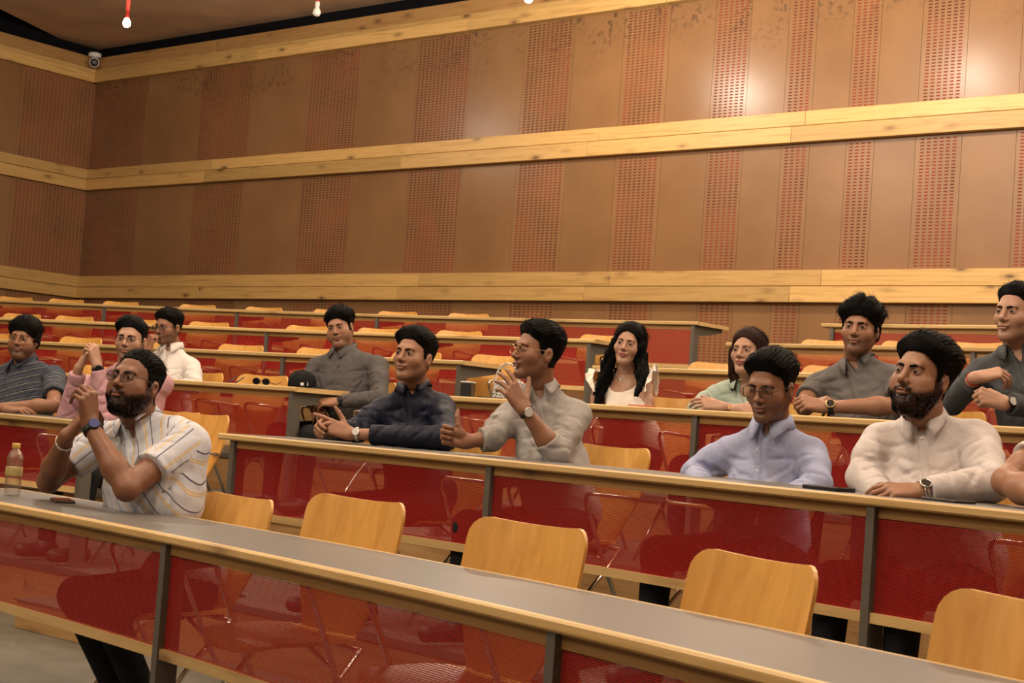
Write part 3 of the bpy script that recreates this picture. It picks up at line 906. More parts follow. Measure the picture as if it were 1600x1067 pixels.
# ------------------------------------------------------------------ cloth, skin, hair materials
def skin_mat(name):
    t = NT(name); at = t.n('ShaderNodeAttribute', attribute_name='tone')
    v = t.coord('Object'); nz = t.noise(v, 90, 3); nb = t.noise(v, 14, 2)
    c = t.mix(t.math('MULTIPLY', nz, 0.14), at.outputs['Color'], (0.10, 0.03, 0.015))
    c = t.mix(t.math('MULTIPLY', nb, 0.10), c, (0.36, 0.13, 0.07))
    t.base(c); t.rough(0.46); t.spec(0.42); t.bump(nz, 0.10, 0.002)
    t.b.inputs['Subsurface Weight'].default_value = 0.08
    t.b.inputs['Subsurface Radius'].default_value = (0.012, 0.004, 0.002)
    t.b.inputs['Subsurface Scale'].default_value = 0.5
    return t.m
M['skin'] = skin_mat('skin')
def hair_mat(name, c):
    t = NT(name); v = t.coord('Object', (60, 60, 14))
    nz = t.noise(v, 6, 3); k = t.ramp(nz, [(0.3, tuple(x * 0.55 for x in c)), (0.7, tuple(x * 1.5 for x in c))])
    t.base(k); t.rough(0.6); t.spec(0.07); t.bump(nz, 0.4, 0.003)
    return t.m
M['hair_black'] = hair_mat('black hair', (0.0036, 0.0031, 0.0029))
M['hair_brown'] = hair_mat('dark brown hair', (0.028, 0.014, 0.010))
def cloth_mat(name, c, rough=0.75, pattern=None, sheen=0.0):
    t = NT(name); v = t.coord('Object'); at = t.n('ShaderNodeAttribute', attribute_name='cloth')
    w = t.noise(v, 420, 2); f = t.noise(v, 9, 3)
    col = t.ramp(f, [(0.3, tuple(x * 0.93 for x in c)), (0.7, tuple(min(1, x * 1.05) for x in c))])
    sp = t.n('ShaderNodeSeparateXYZ'); t.l(at.outputs['Vector'], sp.inputs[0])
    def lines(co, period, width, phase):
        q = t.math('FRACT', t.math('ADD', t.math('DIVIDE', co, period), phase))
        return t.math('LESS_THAN', q, width)
    if pattern == 'stripe_shirt':
        for ph, wd, cc in ((0.10, 0.055, (0.10, 0.09, 0.12)), (0.42, 0.05, (0.62, 0.45, 0.18)), (0.50, 0.05, (0.62, 0.45, 0.18)), (0.75, 0.03, (0.62, 0.60, 0.55))):
            col = t.mix(lines(sp.outputs[0], 0.062, wd, -ph), col, cc)
    if pattern == 'polo':
        for pe, wd, cc, ph in ((0.046, 0.30, (0.05, 0.06, 0.085), 0.0), (0.046, 0.08, (0.26, 0.27, 0.28), 0.35), (0.023, 0.10, (0.11, 0.12, 0.135), 0.1)):
            col = t.mix(lines(sp.outputs[2], pe, wd, ph), col, cc)
    t.base(col); t.rough(rough); t.spec(0.2)
    t.b.inputs['Sheen Weight'].default_value = sheen
    f1 = t.noise(v, 7, 2, 0.5, 0.8); f2 = t.noise(v, 26, 2, 0.5, 0.6)
    r1 = t.math('ABSOLUTE', t.math('SUBTRACT', f1, 0.5)); r2 = t.math('ABSOLUTE', t.math('SUBTRACT', f2, 0.5))
    r1 = t.math('MINIMUM', r1, 0.16); r2 = t.math('MINIMUM', r2, 0.14)
    h = t.math('ADD', t.math('ADD', t.math('MULTIPLY', r1, 3.0), t.math('MULTIPLY', r2, 1.0)), t.math('MULTIPLY', w, 0.03))
    t.bump(h, 0.26, 0.012)
    return t.m
M['eye'] = plain('eye white', (0.36, 0.31, 0.28), 0.25)
M['iris'] = plain('dark iris', (0.012, 0.007, 0.005), 0.08)
M['gold'] = plain('gold frame', (0.75, 0.52, 0.24), 0.25, 1.0)
M['tort'] = plain('dark glasses frame', (0.025, 0.016, 0.013), 0.25)
def lens_mat():
    t = NT('spectacle lens'); tr = t.n('ShaderNodeBsdfTransparent'); tr.inputs[0].default_value = (0.92, 0.94, 0.95, 1)
    gl = t.n('ShaderNodeBsdfGlossy'); gl.inputs['Roughness'].default_value = 0.03
    mx = t.n('ShaderNodeMixShader'); mx.inputs[0].default_value = 0.07
    t.l(tr.outputs[0], mx.inputs[1]); t.l(gl.outputs[0], mx.inputs[2]); t.l(mx.outputs[0], t.out.inputs['Surface'])
    return t.m
M['lens'] = lens_mat()
M['trouser'] = cloth_mat('black trousers', (0.012, 0.012, 0.015), 0.8)
M['shoe'] = plain('dark shoe', (0.03, 0.025, 0.022), 0.45)

def npv(v): return np.array([v[0], v[1], v[2]], float)
def unit(v): v = np.asarray(v, float); return v / (np.linalg.norm(v) + 1e-9)
def frame_from(fwd, up):
    """columns: x = person's left... right-handed with y forward, z up"""
    f = unit(fwd); u = np.asarray(up, float); x = unit(np.cross(f, u)); u = np.cross(x, f)
    return np.stack([x, f, u], 1)      # x is the person's right

# ------------------------------------------------------------------ head
def build_head(P):
    """returns skin (V,F,cols), hair (V,F) in world space, plus the head frame"""
    vox = P['vox']; g = P.get('sex', 'm'); jw = P.get('jaw', 1.0); fat = P.get('fat', 0.0)
    Rh, Oh, sc = P['Rh'], P['Oh'], P['hs']
    nb = (Rh.T @ (P['neck'] - Oh)) / sc         # neck base in head space
    lo = np.array([-0.15, -0.19, -0.24]); hi = np.array([0.15, 0.15, 0.21])
    if g == 'f': lo = np.array([-0.17, -0.22, -0.26])
    v = vox / sc
    f = Field(lo, hi, v)
    e = 0.94 if g == 'f' else 1.0
    f.pad = 0.075
    f.ell((0, -0.012, 0.030), (0.0765, 0.099, 0.088), 0)
    f.ell((0, 0.026, -0.040), (0.061 * jw * e, 0.066, 0.079), 0.04)
    for s in (-1, 1):
        f.cone((s * 0.053 * jw * e, -0.008, -0.052), (s * 0.014, 0.066, -0.104), 0.019 + fat * 0.008, 0.016, 0.03)
        f.ell((s * 0.041, 0.057, -0.030), (0.027 + fat * .006, 0.025, 0.024), 0.028)
        if fat: f.ell((s * 0.045, 0.045, -0.062), (0.026, 0.03, 0.03), 0.03)
    f.pad = 0.02
    f.ell((0, 0.077, -0.106), (0.021, 0.017, 0.016), 0.022)
    if fat: f.ell((0, 0.04, -0.115), (0.04, 0.045, 0.025), 0.03)
    f.cone((-0.034, 0.0815, 0.021), (0.034, 0.0815, 0.021), 0.0115 * e, 0.0115 * e, 0.02)
    for s in (-1, 1):
        f.ell((s * 0.032, 0.1035, 0.000), (0.0195, 0.0155, 0.0125), 0.014, op='sub')
        f.ell((s * 0.0315, 0.0785, -0.001), (0.0165, 0.0150, 0.0135), 0.004)
    f.cone((0, 0.0885, 0.014), (0, 0.1085, -0.031), 0.0075, 0.0118 * (0.92 if g == 'f' else 1.0), 0.012)
    f.ell((0, 0.1135, -0.032), (0.0105, 0.0095, 0.0095), 0.006)
    for s in (-1, 1):
        f.ell((s * 0.0135, 0.099, -0.0365), (0.0085, 0.0105, 0.008), 0.006)
    f.ell((0, 0.0905, -0.060), (0.026, 0.0125, 0.010), 0.012)
    f.ell((0, 0.0975, -0.0625), (0.0225, 0.0095, 0.0052), 0.004)
    f.ell((0, 0.0960, -0.0735), (0.0190, 0.0095, 0.0066), 0.004)
    f.ell((0, 0.1075, -0.0680), (0.021, 0.006, 0.0018), 0.002, op='sub')
    f.ell((0, 0.0965, -0.0885), (0.016, 0.006, 0.006), 0.008, op='sub')
    for s in (-1, 1):
        # eye opening
        op = P.get('lid', 1.0)
        f.ell((s * 0.0320, 0.0965, -0.0020 - (1 - op) * 0.002), (0.0132, 0.016, 0.0037 * op), 0.001, op='sub')
        # ears
        Re = np.array([[1, 0, 0], [0, 0.96, -0.26], [0, 0.26, 0.96]])
        f.ell((s * 0.0785, -0.014, -0.014), (0.0085, 0.0185, 0.0325), 0.006, R=Re)
        f.ell((s * 0.0705, -0.004, -0.016), (0.012, 0.012, 0.020), 0.008)
        f.ell((s * 0.0875, -0.010, -0.010), (0.0065, 0.0095, 0.0175), 0.004, R=Re, op='sub')
    # neck
    nr = (0.048 if g == 'f' else 0.057) * P.get('neckw', 1.0)
    f.cone((0, -0.022, -0.06), nb * 0.55 + np.array((0, -0.02, -0.07)) * 0.45, nr, nr, 0.03)
    f.cone(nb * 0.55 + np.array((0, -0.02, -0.07)) * 0.45, nb, nr, nr * (1.1 if g == 'f' else 0.90), 0.02)
    if False: f.ell((0, 0.034 + 0.3 * nb[1], -0.150), (0.013, 0.013, 0.016), 0.015)
    V, F = f.mesh()
    # colours
    skin = np.array(P['skin']); C0 = np.tile(skin, (len(V), 1))
    x, y, z = V.T
    def blend(m, col, C0):
        m = np.clip(m, 0, 1)[:, None]; return C0 * (1 - m) + np.array(col) * m
    lip = np.exp(-((x / 0.021) ** 4 + ((z + 0.0680) / 0.0105) ** 4)) * (y > 0.085)
    C0 = blend(lip * P.get('lipk', 0.55), P.get('lip', (0.30, 0.115, 0.085)), C0)
    C0 = blend(np.exp(-((x / 0.020) ** 4 + ((z + 0.0680) / 0.0019) ** 4)) * (y > 0.088) * 0.8, (0.07, 0.02, 0.015), C0)
    C0 = blend(np.exp(-(((np.abs(x) - 0.0075) / 0.0035) ** 2 + ((z + 0.0415) / 0.003) ** 2)) * (y > 0.098) * 0.7, (0.05, 0.015, 0.01), C0)
    # lids and lash line
    ex = np.abs(x) - 0.032
    C0 = blend(np.exp(-((ex / 0.017) ** 4 + ((z - 0.0058) / 0.0026) ** 2)) * (y > 0.07) * 0.8, (0.03, 0.014, 0.01), C0)
    C0 = blend(np.exp(-((ex / 0.02) ** 4 + ((z + 0.012) / 0.007) ** 2)) * (y > 0.07) * 0.22, (0.13, 0.055, 0.035), C0)
    noise = wob(V, 420, 3, 6)
    # stubble and beard shade: the colour of the growing hair itself
    st = P.get('stubble', 0.0)
    if st:
        m = beard_mask(x, y, z)
        if P.get('goatee'): m = m * (0.80 + 0.20 * np.clip((y + 0.0) / 0.06, 0, 1))
        if P.get('cheek') is not None: m = m * np.clip((P['cheek'] - z) / 0.012 + (0.08 - np.abs(x)) * 0, 0, 1)
        C0 = blend(np.clip(m * 1.25, 0, 1) * st * ((0.97 + 0.03 * noise) if P.get('bs') else (0.85 + 0.25 * noise)), (0.010, 0.007, 0.005) if P.get('bs') else (0.022, 0.014, 0.010), C0)
    # -------- hair volume on the same grid
    X, Y, Z = np.meshgrid(*f.ax, indexing='ij', sparse=True)
    PT = [X, Y, Z]
    head = f.D
    def sines(fx, fy, fz, seed, n=4):
        rng = np.random.RandomState(seed); o = 0
        for i in range(n):
            o = o + np.sin(X * fx * rng.uniform(.6, 1.5) + Y * fy * rng.uniform(.6, 1.5) + Z * fz * rng.uniform(.6, 1.5) + rng.rand() * 6.3)
        return (o / n).astype(np.float32)
    H = P['hair']
    strand = sines(H.get('fx', 420), H.get('fy', 90), H.get('fz', 240), P['seed'])
    clump = sines(70, 40, 60, P['seed'] + 9)
    top, side = H.get('top', 0.024), H.get('side', 0.009)
    wz = np.clip((Z - H.get('z0', 0.0)) / (H.get('z1', 0.095) - H.get('z0', 0.0)), 0, 1); wz = wz * wz * (3 - 2 * wz)
    th = side + (top - side) * wz + H.get('clump', 0.003) * clump * wz
    th = th + H.get('front', 0.0) * wz * np.clip((Y - 0.0) / 0.08, 0, 1)
    th = th + H.get('sweep', 0.0) * wz * np.clip(X * H.get('dir', 1) / 0.07, -1, 1)
    hl = H.get('line', 0.070)
    # hairline: forehead edge rises to the middle, falls to the temples
    cap = (hl - 0.012 * np.clip(1 - np.abs(X) / 0.05, 0, 1) * H.get('peak', 0.0) - 0.55 * np.clip(np.abs(X) - 0.035, 0, 1) - Z) + 0.35 * (Y - 0.085)
    sidefront = Y - H.get('sb', 0.030) - 0.35 * (Z - 0.02)
    low = np.where(Y > -0.02, H.get('sblow', -0.012), -0.060 + 0.0 * Y)
    back = np.maximum(sidefront, low - Z)
    reg = np.minimum(cap, back) + 0.0026 * strand + 0.003 * clump
    ear = np.minimum.reduce([np.sqrt(((np.abs(X) - 0.080) / 0.6) ** 2 + ((Y + 0.012) / 1.0) ** 2 + ((Z + 0.012) / 1.6) ** 2) - 0.021])
    if not H.get('long'): reg = np.maximum(reg, -ear)
    grow = np.clip(-reg / H.get('grow', 0.045), 0, 1)
    th = th * (H.get('edge', 0.22) + (1 - H.get('edge', 0.22)) * grow) + H.get('rough', 0.0018) * strand * (0.2 + 0.8 * wz)
    th = th * np.clip((0.125 - Y) / 0.055, H.get('fmin', 0.35), 1.0)
    th = np.maximum(th, 0.0026)
    hd = head - th
    k = 0.004; a, b2 = hd, reg
    h = np.clip(0.5 - 0.5 * (a - b2) / k, 0, 1); hair = (a + (b2 - a) * h + k * h * (1 - h)).astype(np.float32)
    hf = Field(lo, hi, v); hf.D = hair
    for (kind, *arg) in H.get('add', []):
        if kind == 'ell': hf.ell(*arg)
        else: hf.cone(*arg)
    if H.get('add'):
        hf.D = hf.D + (0.0020 * strand + 0.0015 * clump) * (np.abs(hf.D) < 0.02)
    # eyebrows
    bt = H.get('brow', 0.0045)
    for s in (-1, 1):
        hf.chain([(s * 0.0125, 0.0955, 0.0145), (s * 0.027, 0.0935, 0.0185), (s * 0.041, 0.0870, 0.0190), (s * 0.053, 0.0755, 0.0130)], [bt * 0.95, bt * 1.05, bt * 0.85, bt * 0.4], 0.0, 0.0)
    # moustache and beard as real thickness
    bd = P.get('beard', 0.0)
    if bd:
        m = beard_mask(X, Y, Z)
        if P.get('goatee'): m = m * np.clip((Y + 0.005) / 0.085, 0, 1)
        line = -0.034 - 0.50 * np.clip(Y - 0.02, 0, 1)
        thick = bd * np.clip((line - Z) / 0.060, 0.0, 1.0) * np.clip((Z + 0.150) / 0.035, 0, 1) + P.get('mous', 0.0) * 0.4 + 0.0008 * strand
        bb = head - (-0.003 + (0.0035 + thick) * m)
        hf.D = np.minimum(hf.D, bb.astype(np.float32))
    gi = np.clip(np.rint((V - f.lo) / f.vox).astype(int), 0, f.n - 1)
    rg = np.broadcast_to(reg, f.D.shape)[gi[:, 0], gi[:, 1], gi[:, 2]]
    C0 = blend(np.clip(0.5 - rg / 0.008, 0, 1) * H.get('scalp', 0.93) * (1 - np.exp(-np.clip(np.sqrt(((np.abs(x) - 0.080) / 0.6) ** 2 + (y + 0.012) ** 2 + ((z + 0.012) / 1.6) ** 2) / 0.022, 0, 9) ** 8)), (0.014, 0.010, 0.008), C0)
    HV, HF = hf.mesh()
    # loose strands break the outline of hair and beard
    rng = np.random.RandomState(P['seed'] + 31)
    def grad(fd, Pn):
        i = np.clip(np.rint((Pn - fd.lo) / fd.vox).astype(int), 1, np.array(fd.n) - 2); g = []
        for a in range(3):
            e = np.zeros(3, int); e[a] = 1; j, k2 = i + e, i - e
            g.append(fd.D[j[:, 0], j[:, 1], j[:, 2]] - fd.D[k2[:, 0], k2[:, 1], k2[:, 2]])
        g = np.stack(g, 1); return g / (np.linalg.norm(g, axis=1, keepdims=True) + 1e-6)
    def strands(roots, nrm, flow, L, lift, wd, seg=4):
        t = flow - nrm * (flow * nrm).sum(1, keepdims=True); t = t / (np.linalg.norm(t, axis=1, keepdims=True) + 1e-6)
        b = np.cross(nrm, t); N = len(roots); vs = []
        for q in range(seg):
            u = q / (seg - 1); c = roots - nrm * 0.0015 + t * (L * u)[:, None] + nrm * (lift * u - 0.25 * L * u * u * 0.4)[:, None]
            w = wd * (1 - 0.75 * u)
            for a in range(3):
                an = 2 * PI * a / 3; vs.append(c + (b * math.cos(an) + nrm * math.sin(an)) * w)
        vs = np.stack(vs, 1).reshape(-1, 3); fs = []
        base = (np.arange(N) * seg * 3)[:, None]
        for q in range(seg - 1):
            for a in range(3):
                fs.append(base + np.array([[q * 3 + a, q * 3 + (a + 1) % 3, (q + 1) * 3 + (a + 1) % 3, (q + 1) * 3 + a]]))
        return vs, np.concatenate(fs, 0)
    packs = []
    cand = np.where((HV[:, 2] > H.get('smin', 0.0)) & ((HV[:, 1] < 0.070) | (HV[:, 2] > 0.045)))[0]
    if H.get('long'): cand = cand[HV[cand, 1] < 0.035]
    if len(cand) and H.get('n', 900):
        pick = HV[rng.choice(cand, H.get('n', 900))]; nr_ = grad(hf, pick)
        fl = np.tile(np.array(H.get('flow', (0.25, -1.0, 0.35)), float), (len(pick), 1)) + rng.normal(0, 0.30, (len(pick), 3))
        side_ = np.abs(pick[:, 0]) > 0.062; fl[side_] = fl[side_] * 0.3 + np.array((0, -0.5, -0.7))
        topw = np.clip((pick[:, 2] - 0.03) / 0.06, 0, 1)
        L = rng.uniform(0.6, 1.2, len(pick)) * (0.010 + (H.get('len', 0.030) - 0.010) * topw)
        packs.append(strands(pick, nr_, fl, L, rng.uniform(0.002, H.get('lift', 0.008), len(pick)) * (0.25 + 0.75 * topw), 0.0011))
    if st >= 0.45 or bd:
        m = beard_mask(x, y, z) * (0.4 + 0.6 * np.clip((y + 0.01) / 0.05, 0, 1) if P.get('goatee') else 1.0)
        pr = np.clip(m, 0, 1) ** 2 * (1 - lip * 0.9)
        if pr.sum() > 0:
            nb_ = 3400 if P.get('bs') else 500
            pick = V[rng.choice(len(V), nb_, p=pr / pr.sum())]; nr_ = grad(f, pick)
            fl = np.array((0, 0.15, -1.0)) + rng.normal(0, 0.35, (nb_, 3)); fl[:, 0] += np.sign(pick[:, 0]) * 0.2
            L = rng.uniform(0.6, 1.2, nb_) * (0.012 if P.get('bs') else 0.005)
            packs.append(strands(pick + nr_ * bd * 0.3, nr_, fl, L, rng.uniform(0.001, 0.006 if P.get('bs') else 0.003, nb_), 0.0010 if P.get('bs') else 0.0007, 3))
    for vs_, fs_ in packs:
        HF = np.concatenate([HF, fs_ + len(HV)]); HV = np.concatenate([HV, vs_])
    W = lambda v: (v * sc) @ Rh.T + Oh
    return (W(V), F, C0), (W(HV), HF), W
def beard_mask(x, y, z):
    """0..1 over the jaw, chin and upper lip (head space)"""
    line = -0.032 - 0.50 * np.clip(y - 0.02, 0, 1)
    jaw = np.clip((line - z) / 0.020 + 0.4, 0, 1) * np.clip((y + 0.016) / 0.012, 0, 1) * np.clip((z + 0.150) / 0.02, 0, 1)
    lipc = np.clip((np.sqrt((x / 0.0235) ** 2 + ((z + 0.0685) / 0.0100) ** 2) - 1.0) / 0.18, 0, 1)
    lipc = np.where(y > 0.07, lipc, 1.0)
    philt = 1 - np.exp(-((x / 0.0035) ** 2)) * (z > -0.060) * 0.5
    nose = np.where((y > 0.07), np.clip((-0.0445 - z) / 0.004 + 0.3, 0, 1), 1.0)
    must = np.exp(-((x / 0.033) ** 6 + ((z + 0.0530 + 0.16 * np.abs(x)) / 0.0066) ** 4)) * np.where(y > 0.07, 1.0, 0.0)
    sbn = np.exp(-((y - 0.016) / 0.015) ** 4) * np.where((z < 0.02) & (z > -0.06) & (np.abs(x) > 0.045), 1.0, 0.0) * 0.85
    return np.maximum(np.maximum(jaw * lipc * nose, must * philt), sbn)
def eyes(P, W, parent):
    Rh, sc = P['Rh'], P['hs']
    gz = P.get('gaze', (0, 0))          # yaw, pitch in radians relative to the head
    for s in (-1, 1):
        c = W(np.array([[s * 0.0318, 0.0790, -0.0012]]))[0]
        d = np.array([math.sin(gz[0]) * math.cos(gz[1]), math.cos(gz[0]) * math.cos(gz[1]), math.sin(gz[1])])
        d = Rh @ d
        ax = Vector(d).to_track_quat('Z', 'Y').to_matrix()
        prof = [math.radians(x) for x in (2, 12, 30, 34, 48, 70, 95, 120)]
        vs = []; fs = []; mi = []
        n = 14; r = 0.0138 * sc
        for t in prof:
            for j in range(n):
                p = ax @ Vector((r * math.sin(t) * math.cos(2 * PI * j / n), r * math.sin(t) * math.sin(2 * PI * j / n), r * math.cos(t)))
                vs.append(p + Vector(c))
        fs.append(tuple(range(n))); mi.append(1)
        for i in range(len(prof) - 1):
            for j in range(n):
                fs.append((i * n + j, (i + 1) * n + j, (i + 1) * n + (j + 1) % n, i * n + (j + 1) % n)); mi.append(1 if i < 2 else 0)
        org = parent.location
        o = mesh_obj('eye', [v - org for v in vs], fs, None, parent, True, None, [M['eye'], M['iris']], mi)

# ------------------------------------------------------------------ hands
def hand_field(f, wrist, R, side, pose):
    """R columns: x towards the thumb side, y along the fingers, z out of the back of the hand"""
    s = pose.get('size', 1.0)
    def T(p): return wrist + R @ (np.asarray(p, float) * s)
    kx = [0.030, 0.010, -0.010, -0.028]; ky = [0.092, 0.096, 0.090, 0.080]
    L = [(0.042, 0.025, 0.021), (0.046, 0.029, 0.022), (0.042, 0.027, 0.021), (0.033, 0.020, 0.019)]
    rad = [0.0092, 0.0095, 0.0088, 0.0078]
    for i in range(4):
        f.cone(T((kx[i] * 0.62, 0.0, 0.0)), T((kx[i], ky[i], 0.002)), 0.0145 * s, 0.0108 * s, 0.014)
    f.ell(T((0.022, 0.035, -0.008)), np.array((0.016, 0.03, 0.012)) * s, 0.012, R=R)
    f.ell(T((-0.020, 0.035, -0.007)), np.array((0.014, 0.032, 0.011)) * s, 0.012, R=R)
    curl = pose.get('curl', [(30, 40, 25)] * 4); spread = pose.get('spread', 0.10)
    for i in range(4):
        a, b, c = [math.radians(v) for v in curl[i]]
        p = np.array((kx[i], ky[i], 0.002)); ang = 0.0
        sx = (i - 1.5) * -spread
        pts = [p]
        for ln, da in zip(L[i], (a, b, c)):
            ang += da
            d = np.array((math.sin(sx) * math.cos(min(ang, 1.5)), math.cos(sx) * math.cos(ang), -math.sin(ang)))
            p = p + d / np.linalg.norm(d) * ln; pts.append(p)
        r = rad[i] * s
        f.chain([T(q) for q in pts], [r * 1.05, r, r * 0.92, r * 0.78], 0.004, 0.002)
    th = pose.get('thumb', [(0.026, 0.022, -0.006), (0.050, 0.052, -0.016), (0.060, 0.082, -0.020), (0.062, 0.106, -0.018)])
    f.chain([T(q) for q in th], [0.0165 * s, 0.0120 * s, 0.0102 * s, 0.0080 * s], 0.012, 0.003)
HP = {
 'relax': dict(curl=[(22, 28, 15), (26, 32, 18), (30, 36, 20), (34, 40, 22)]),
 'flat': dict(curl=[(8, 10, 6)] * 4, spread=0.05),
 'fist': dict(curl=[(78, 92, 55), (80, 95, 55), (82, 95, 55), (84, 95, 55)], spread=0.02, thumb=[(0.026, 0.022, -0.008), (0.046, 0.050, -0.022), (0.038, 0.074, -0.036), (0.018, 0.082, -0.044)]),
 'thumbup': dict(curl=[(75, 92, 55), (78, 95, 55), (80, 95, 55), (82, 95, 55)], spread=0.02, thumb=[(0.026, 0.024, -0.006), (0.054, 0.044, -0.008), (0.086, 0.056, -0.004), (0.112, 0.058, 0.004)]),
 'clasp': dict(curl=[(52, 58, 25), (56, 60, 25), (58, 60, 25), (60, 58, 25)], spread=0.10, thumb=[(0.026, 0.022, -0.008), (0.046, 0.050, -0.022), (0.040, 0.078, -0.030), (0.026, 0.098, -0.034)]),
 'point': dict(curl=[(5, 8, 5), (50, 60, 30), (58, 62, 30), (62, 60, 30)], spread=0.06, thumb=[(0.026, 0.022, -0.004), (0.058, 0.046, -0.006), (0.080, 0.072, 0.002), (0.094, 0.096, 0.008)]),
 'open': dict(curl=[(14, 22, 14), (20, 26, 16), (26, 30, 18), (32, 34, 20)], spread=0.13, thumb=[(0.026, 0.022, -0.006), (0.058, 0.044, -0.018), (0.082, 0.066, -0.024), (0.098, 0.086, -0.026)]),
 'limp': dict(curl=[(40, 30, 15), (44, 32, 18), (48, 34, 20), (52, 36, 22)], spread=0.06),
}
def hand_frame(along, back, side):
    """thumb direction follows from the finger direction and the back of the hand; side +1 = left hand"""
    y = unit(along); z = np.asarray(back, float); z = unit(z - y * (z @ y))
    x = np.cross(y, z)                     # right hand, palm down, fingers forward: thumb towards the left
    x = -x if side > 0 else x
    x = -x
    return np.stack([x, y, z], 1)
# ------------------------------------------------------------------ whole figures
def cv(dx, dy, dz):
    """direction in the photograph's terms: right, up, away from the camera"""
    return unit(dx * np.array([1.0, 0, 0]) + dy * np.array([0, 0, 1.0]) + dz * np.array([0, 1.0, 0]))
def head_rot(eye, yaw, pitch, roll):
    """yaw > 0 turns the face towards the left of the photograph, pitch > 0 up, roll > 0 tips the crown to the photo's right"""
    tc = -eye[:2] / np.linalg.norm(eye[:2]); lf = np.array([-(-tc[1]), -tc[0]])
    # left of the photograph seen from the camera
    right = np.array([-tc[1], tc[0]]); right = right if right[0] > 0 else -right
    y = math.radians(yaw); f2 = tc * math.cos(y) - right * math.sin(y)
    p = math.radians(pitch); fwd = np.array([f2[0] * math.cos(p), f2[1] * math.cos(p), math.sin(p)])
    R = frame_from(fwd, (0, 0, 1))
    q = math.radians(roll); c, s = math.cos(q), math.sin(q)
    # roll about the viewing axis so that the crown tips to the photo's right
    ax = np.array([tc[0], tc[1], 0]); K = np.array([[0, -ax[2], ax[1]], [ax[2], 0, -ax[0]], [-ax[1], ax[0], 0]])
    Q = np.eye(3) + s * K + (1 - c) * (K @ K)
    t = Q @ np.array([0, 0, 1.0])
    if (t @ np.array([right[0], right[1], 0])) * q < 0: Q = Q.T
    return Q @ R
def seg_t(V, a, b):
    ba = b - a; t = np.clip(((V - a) @ ba) / (ba @ ba), 0, 1); d = np.linalg.norm(V - (a + t[:, None] * ba), axis=1)
    return t, d
def tube_np(pts, r, n=8, closed=False):
    b = MB().tube([Vector(p) for p in pts], r, n, True, closed); return b
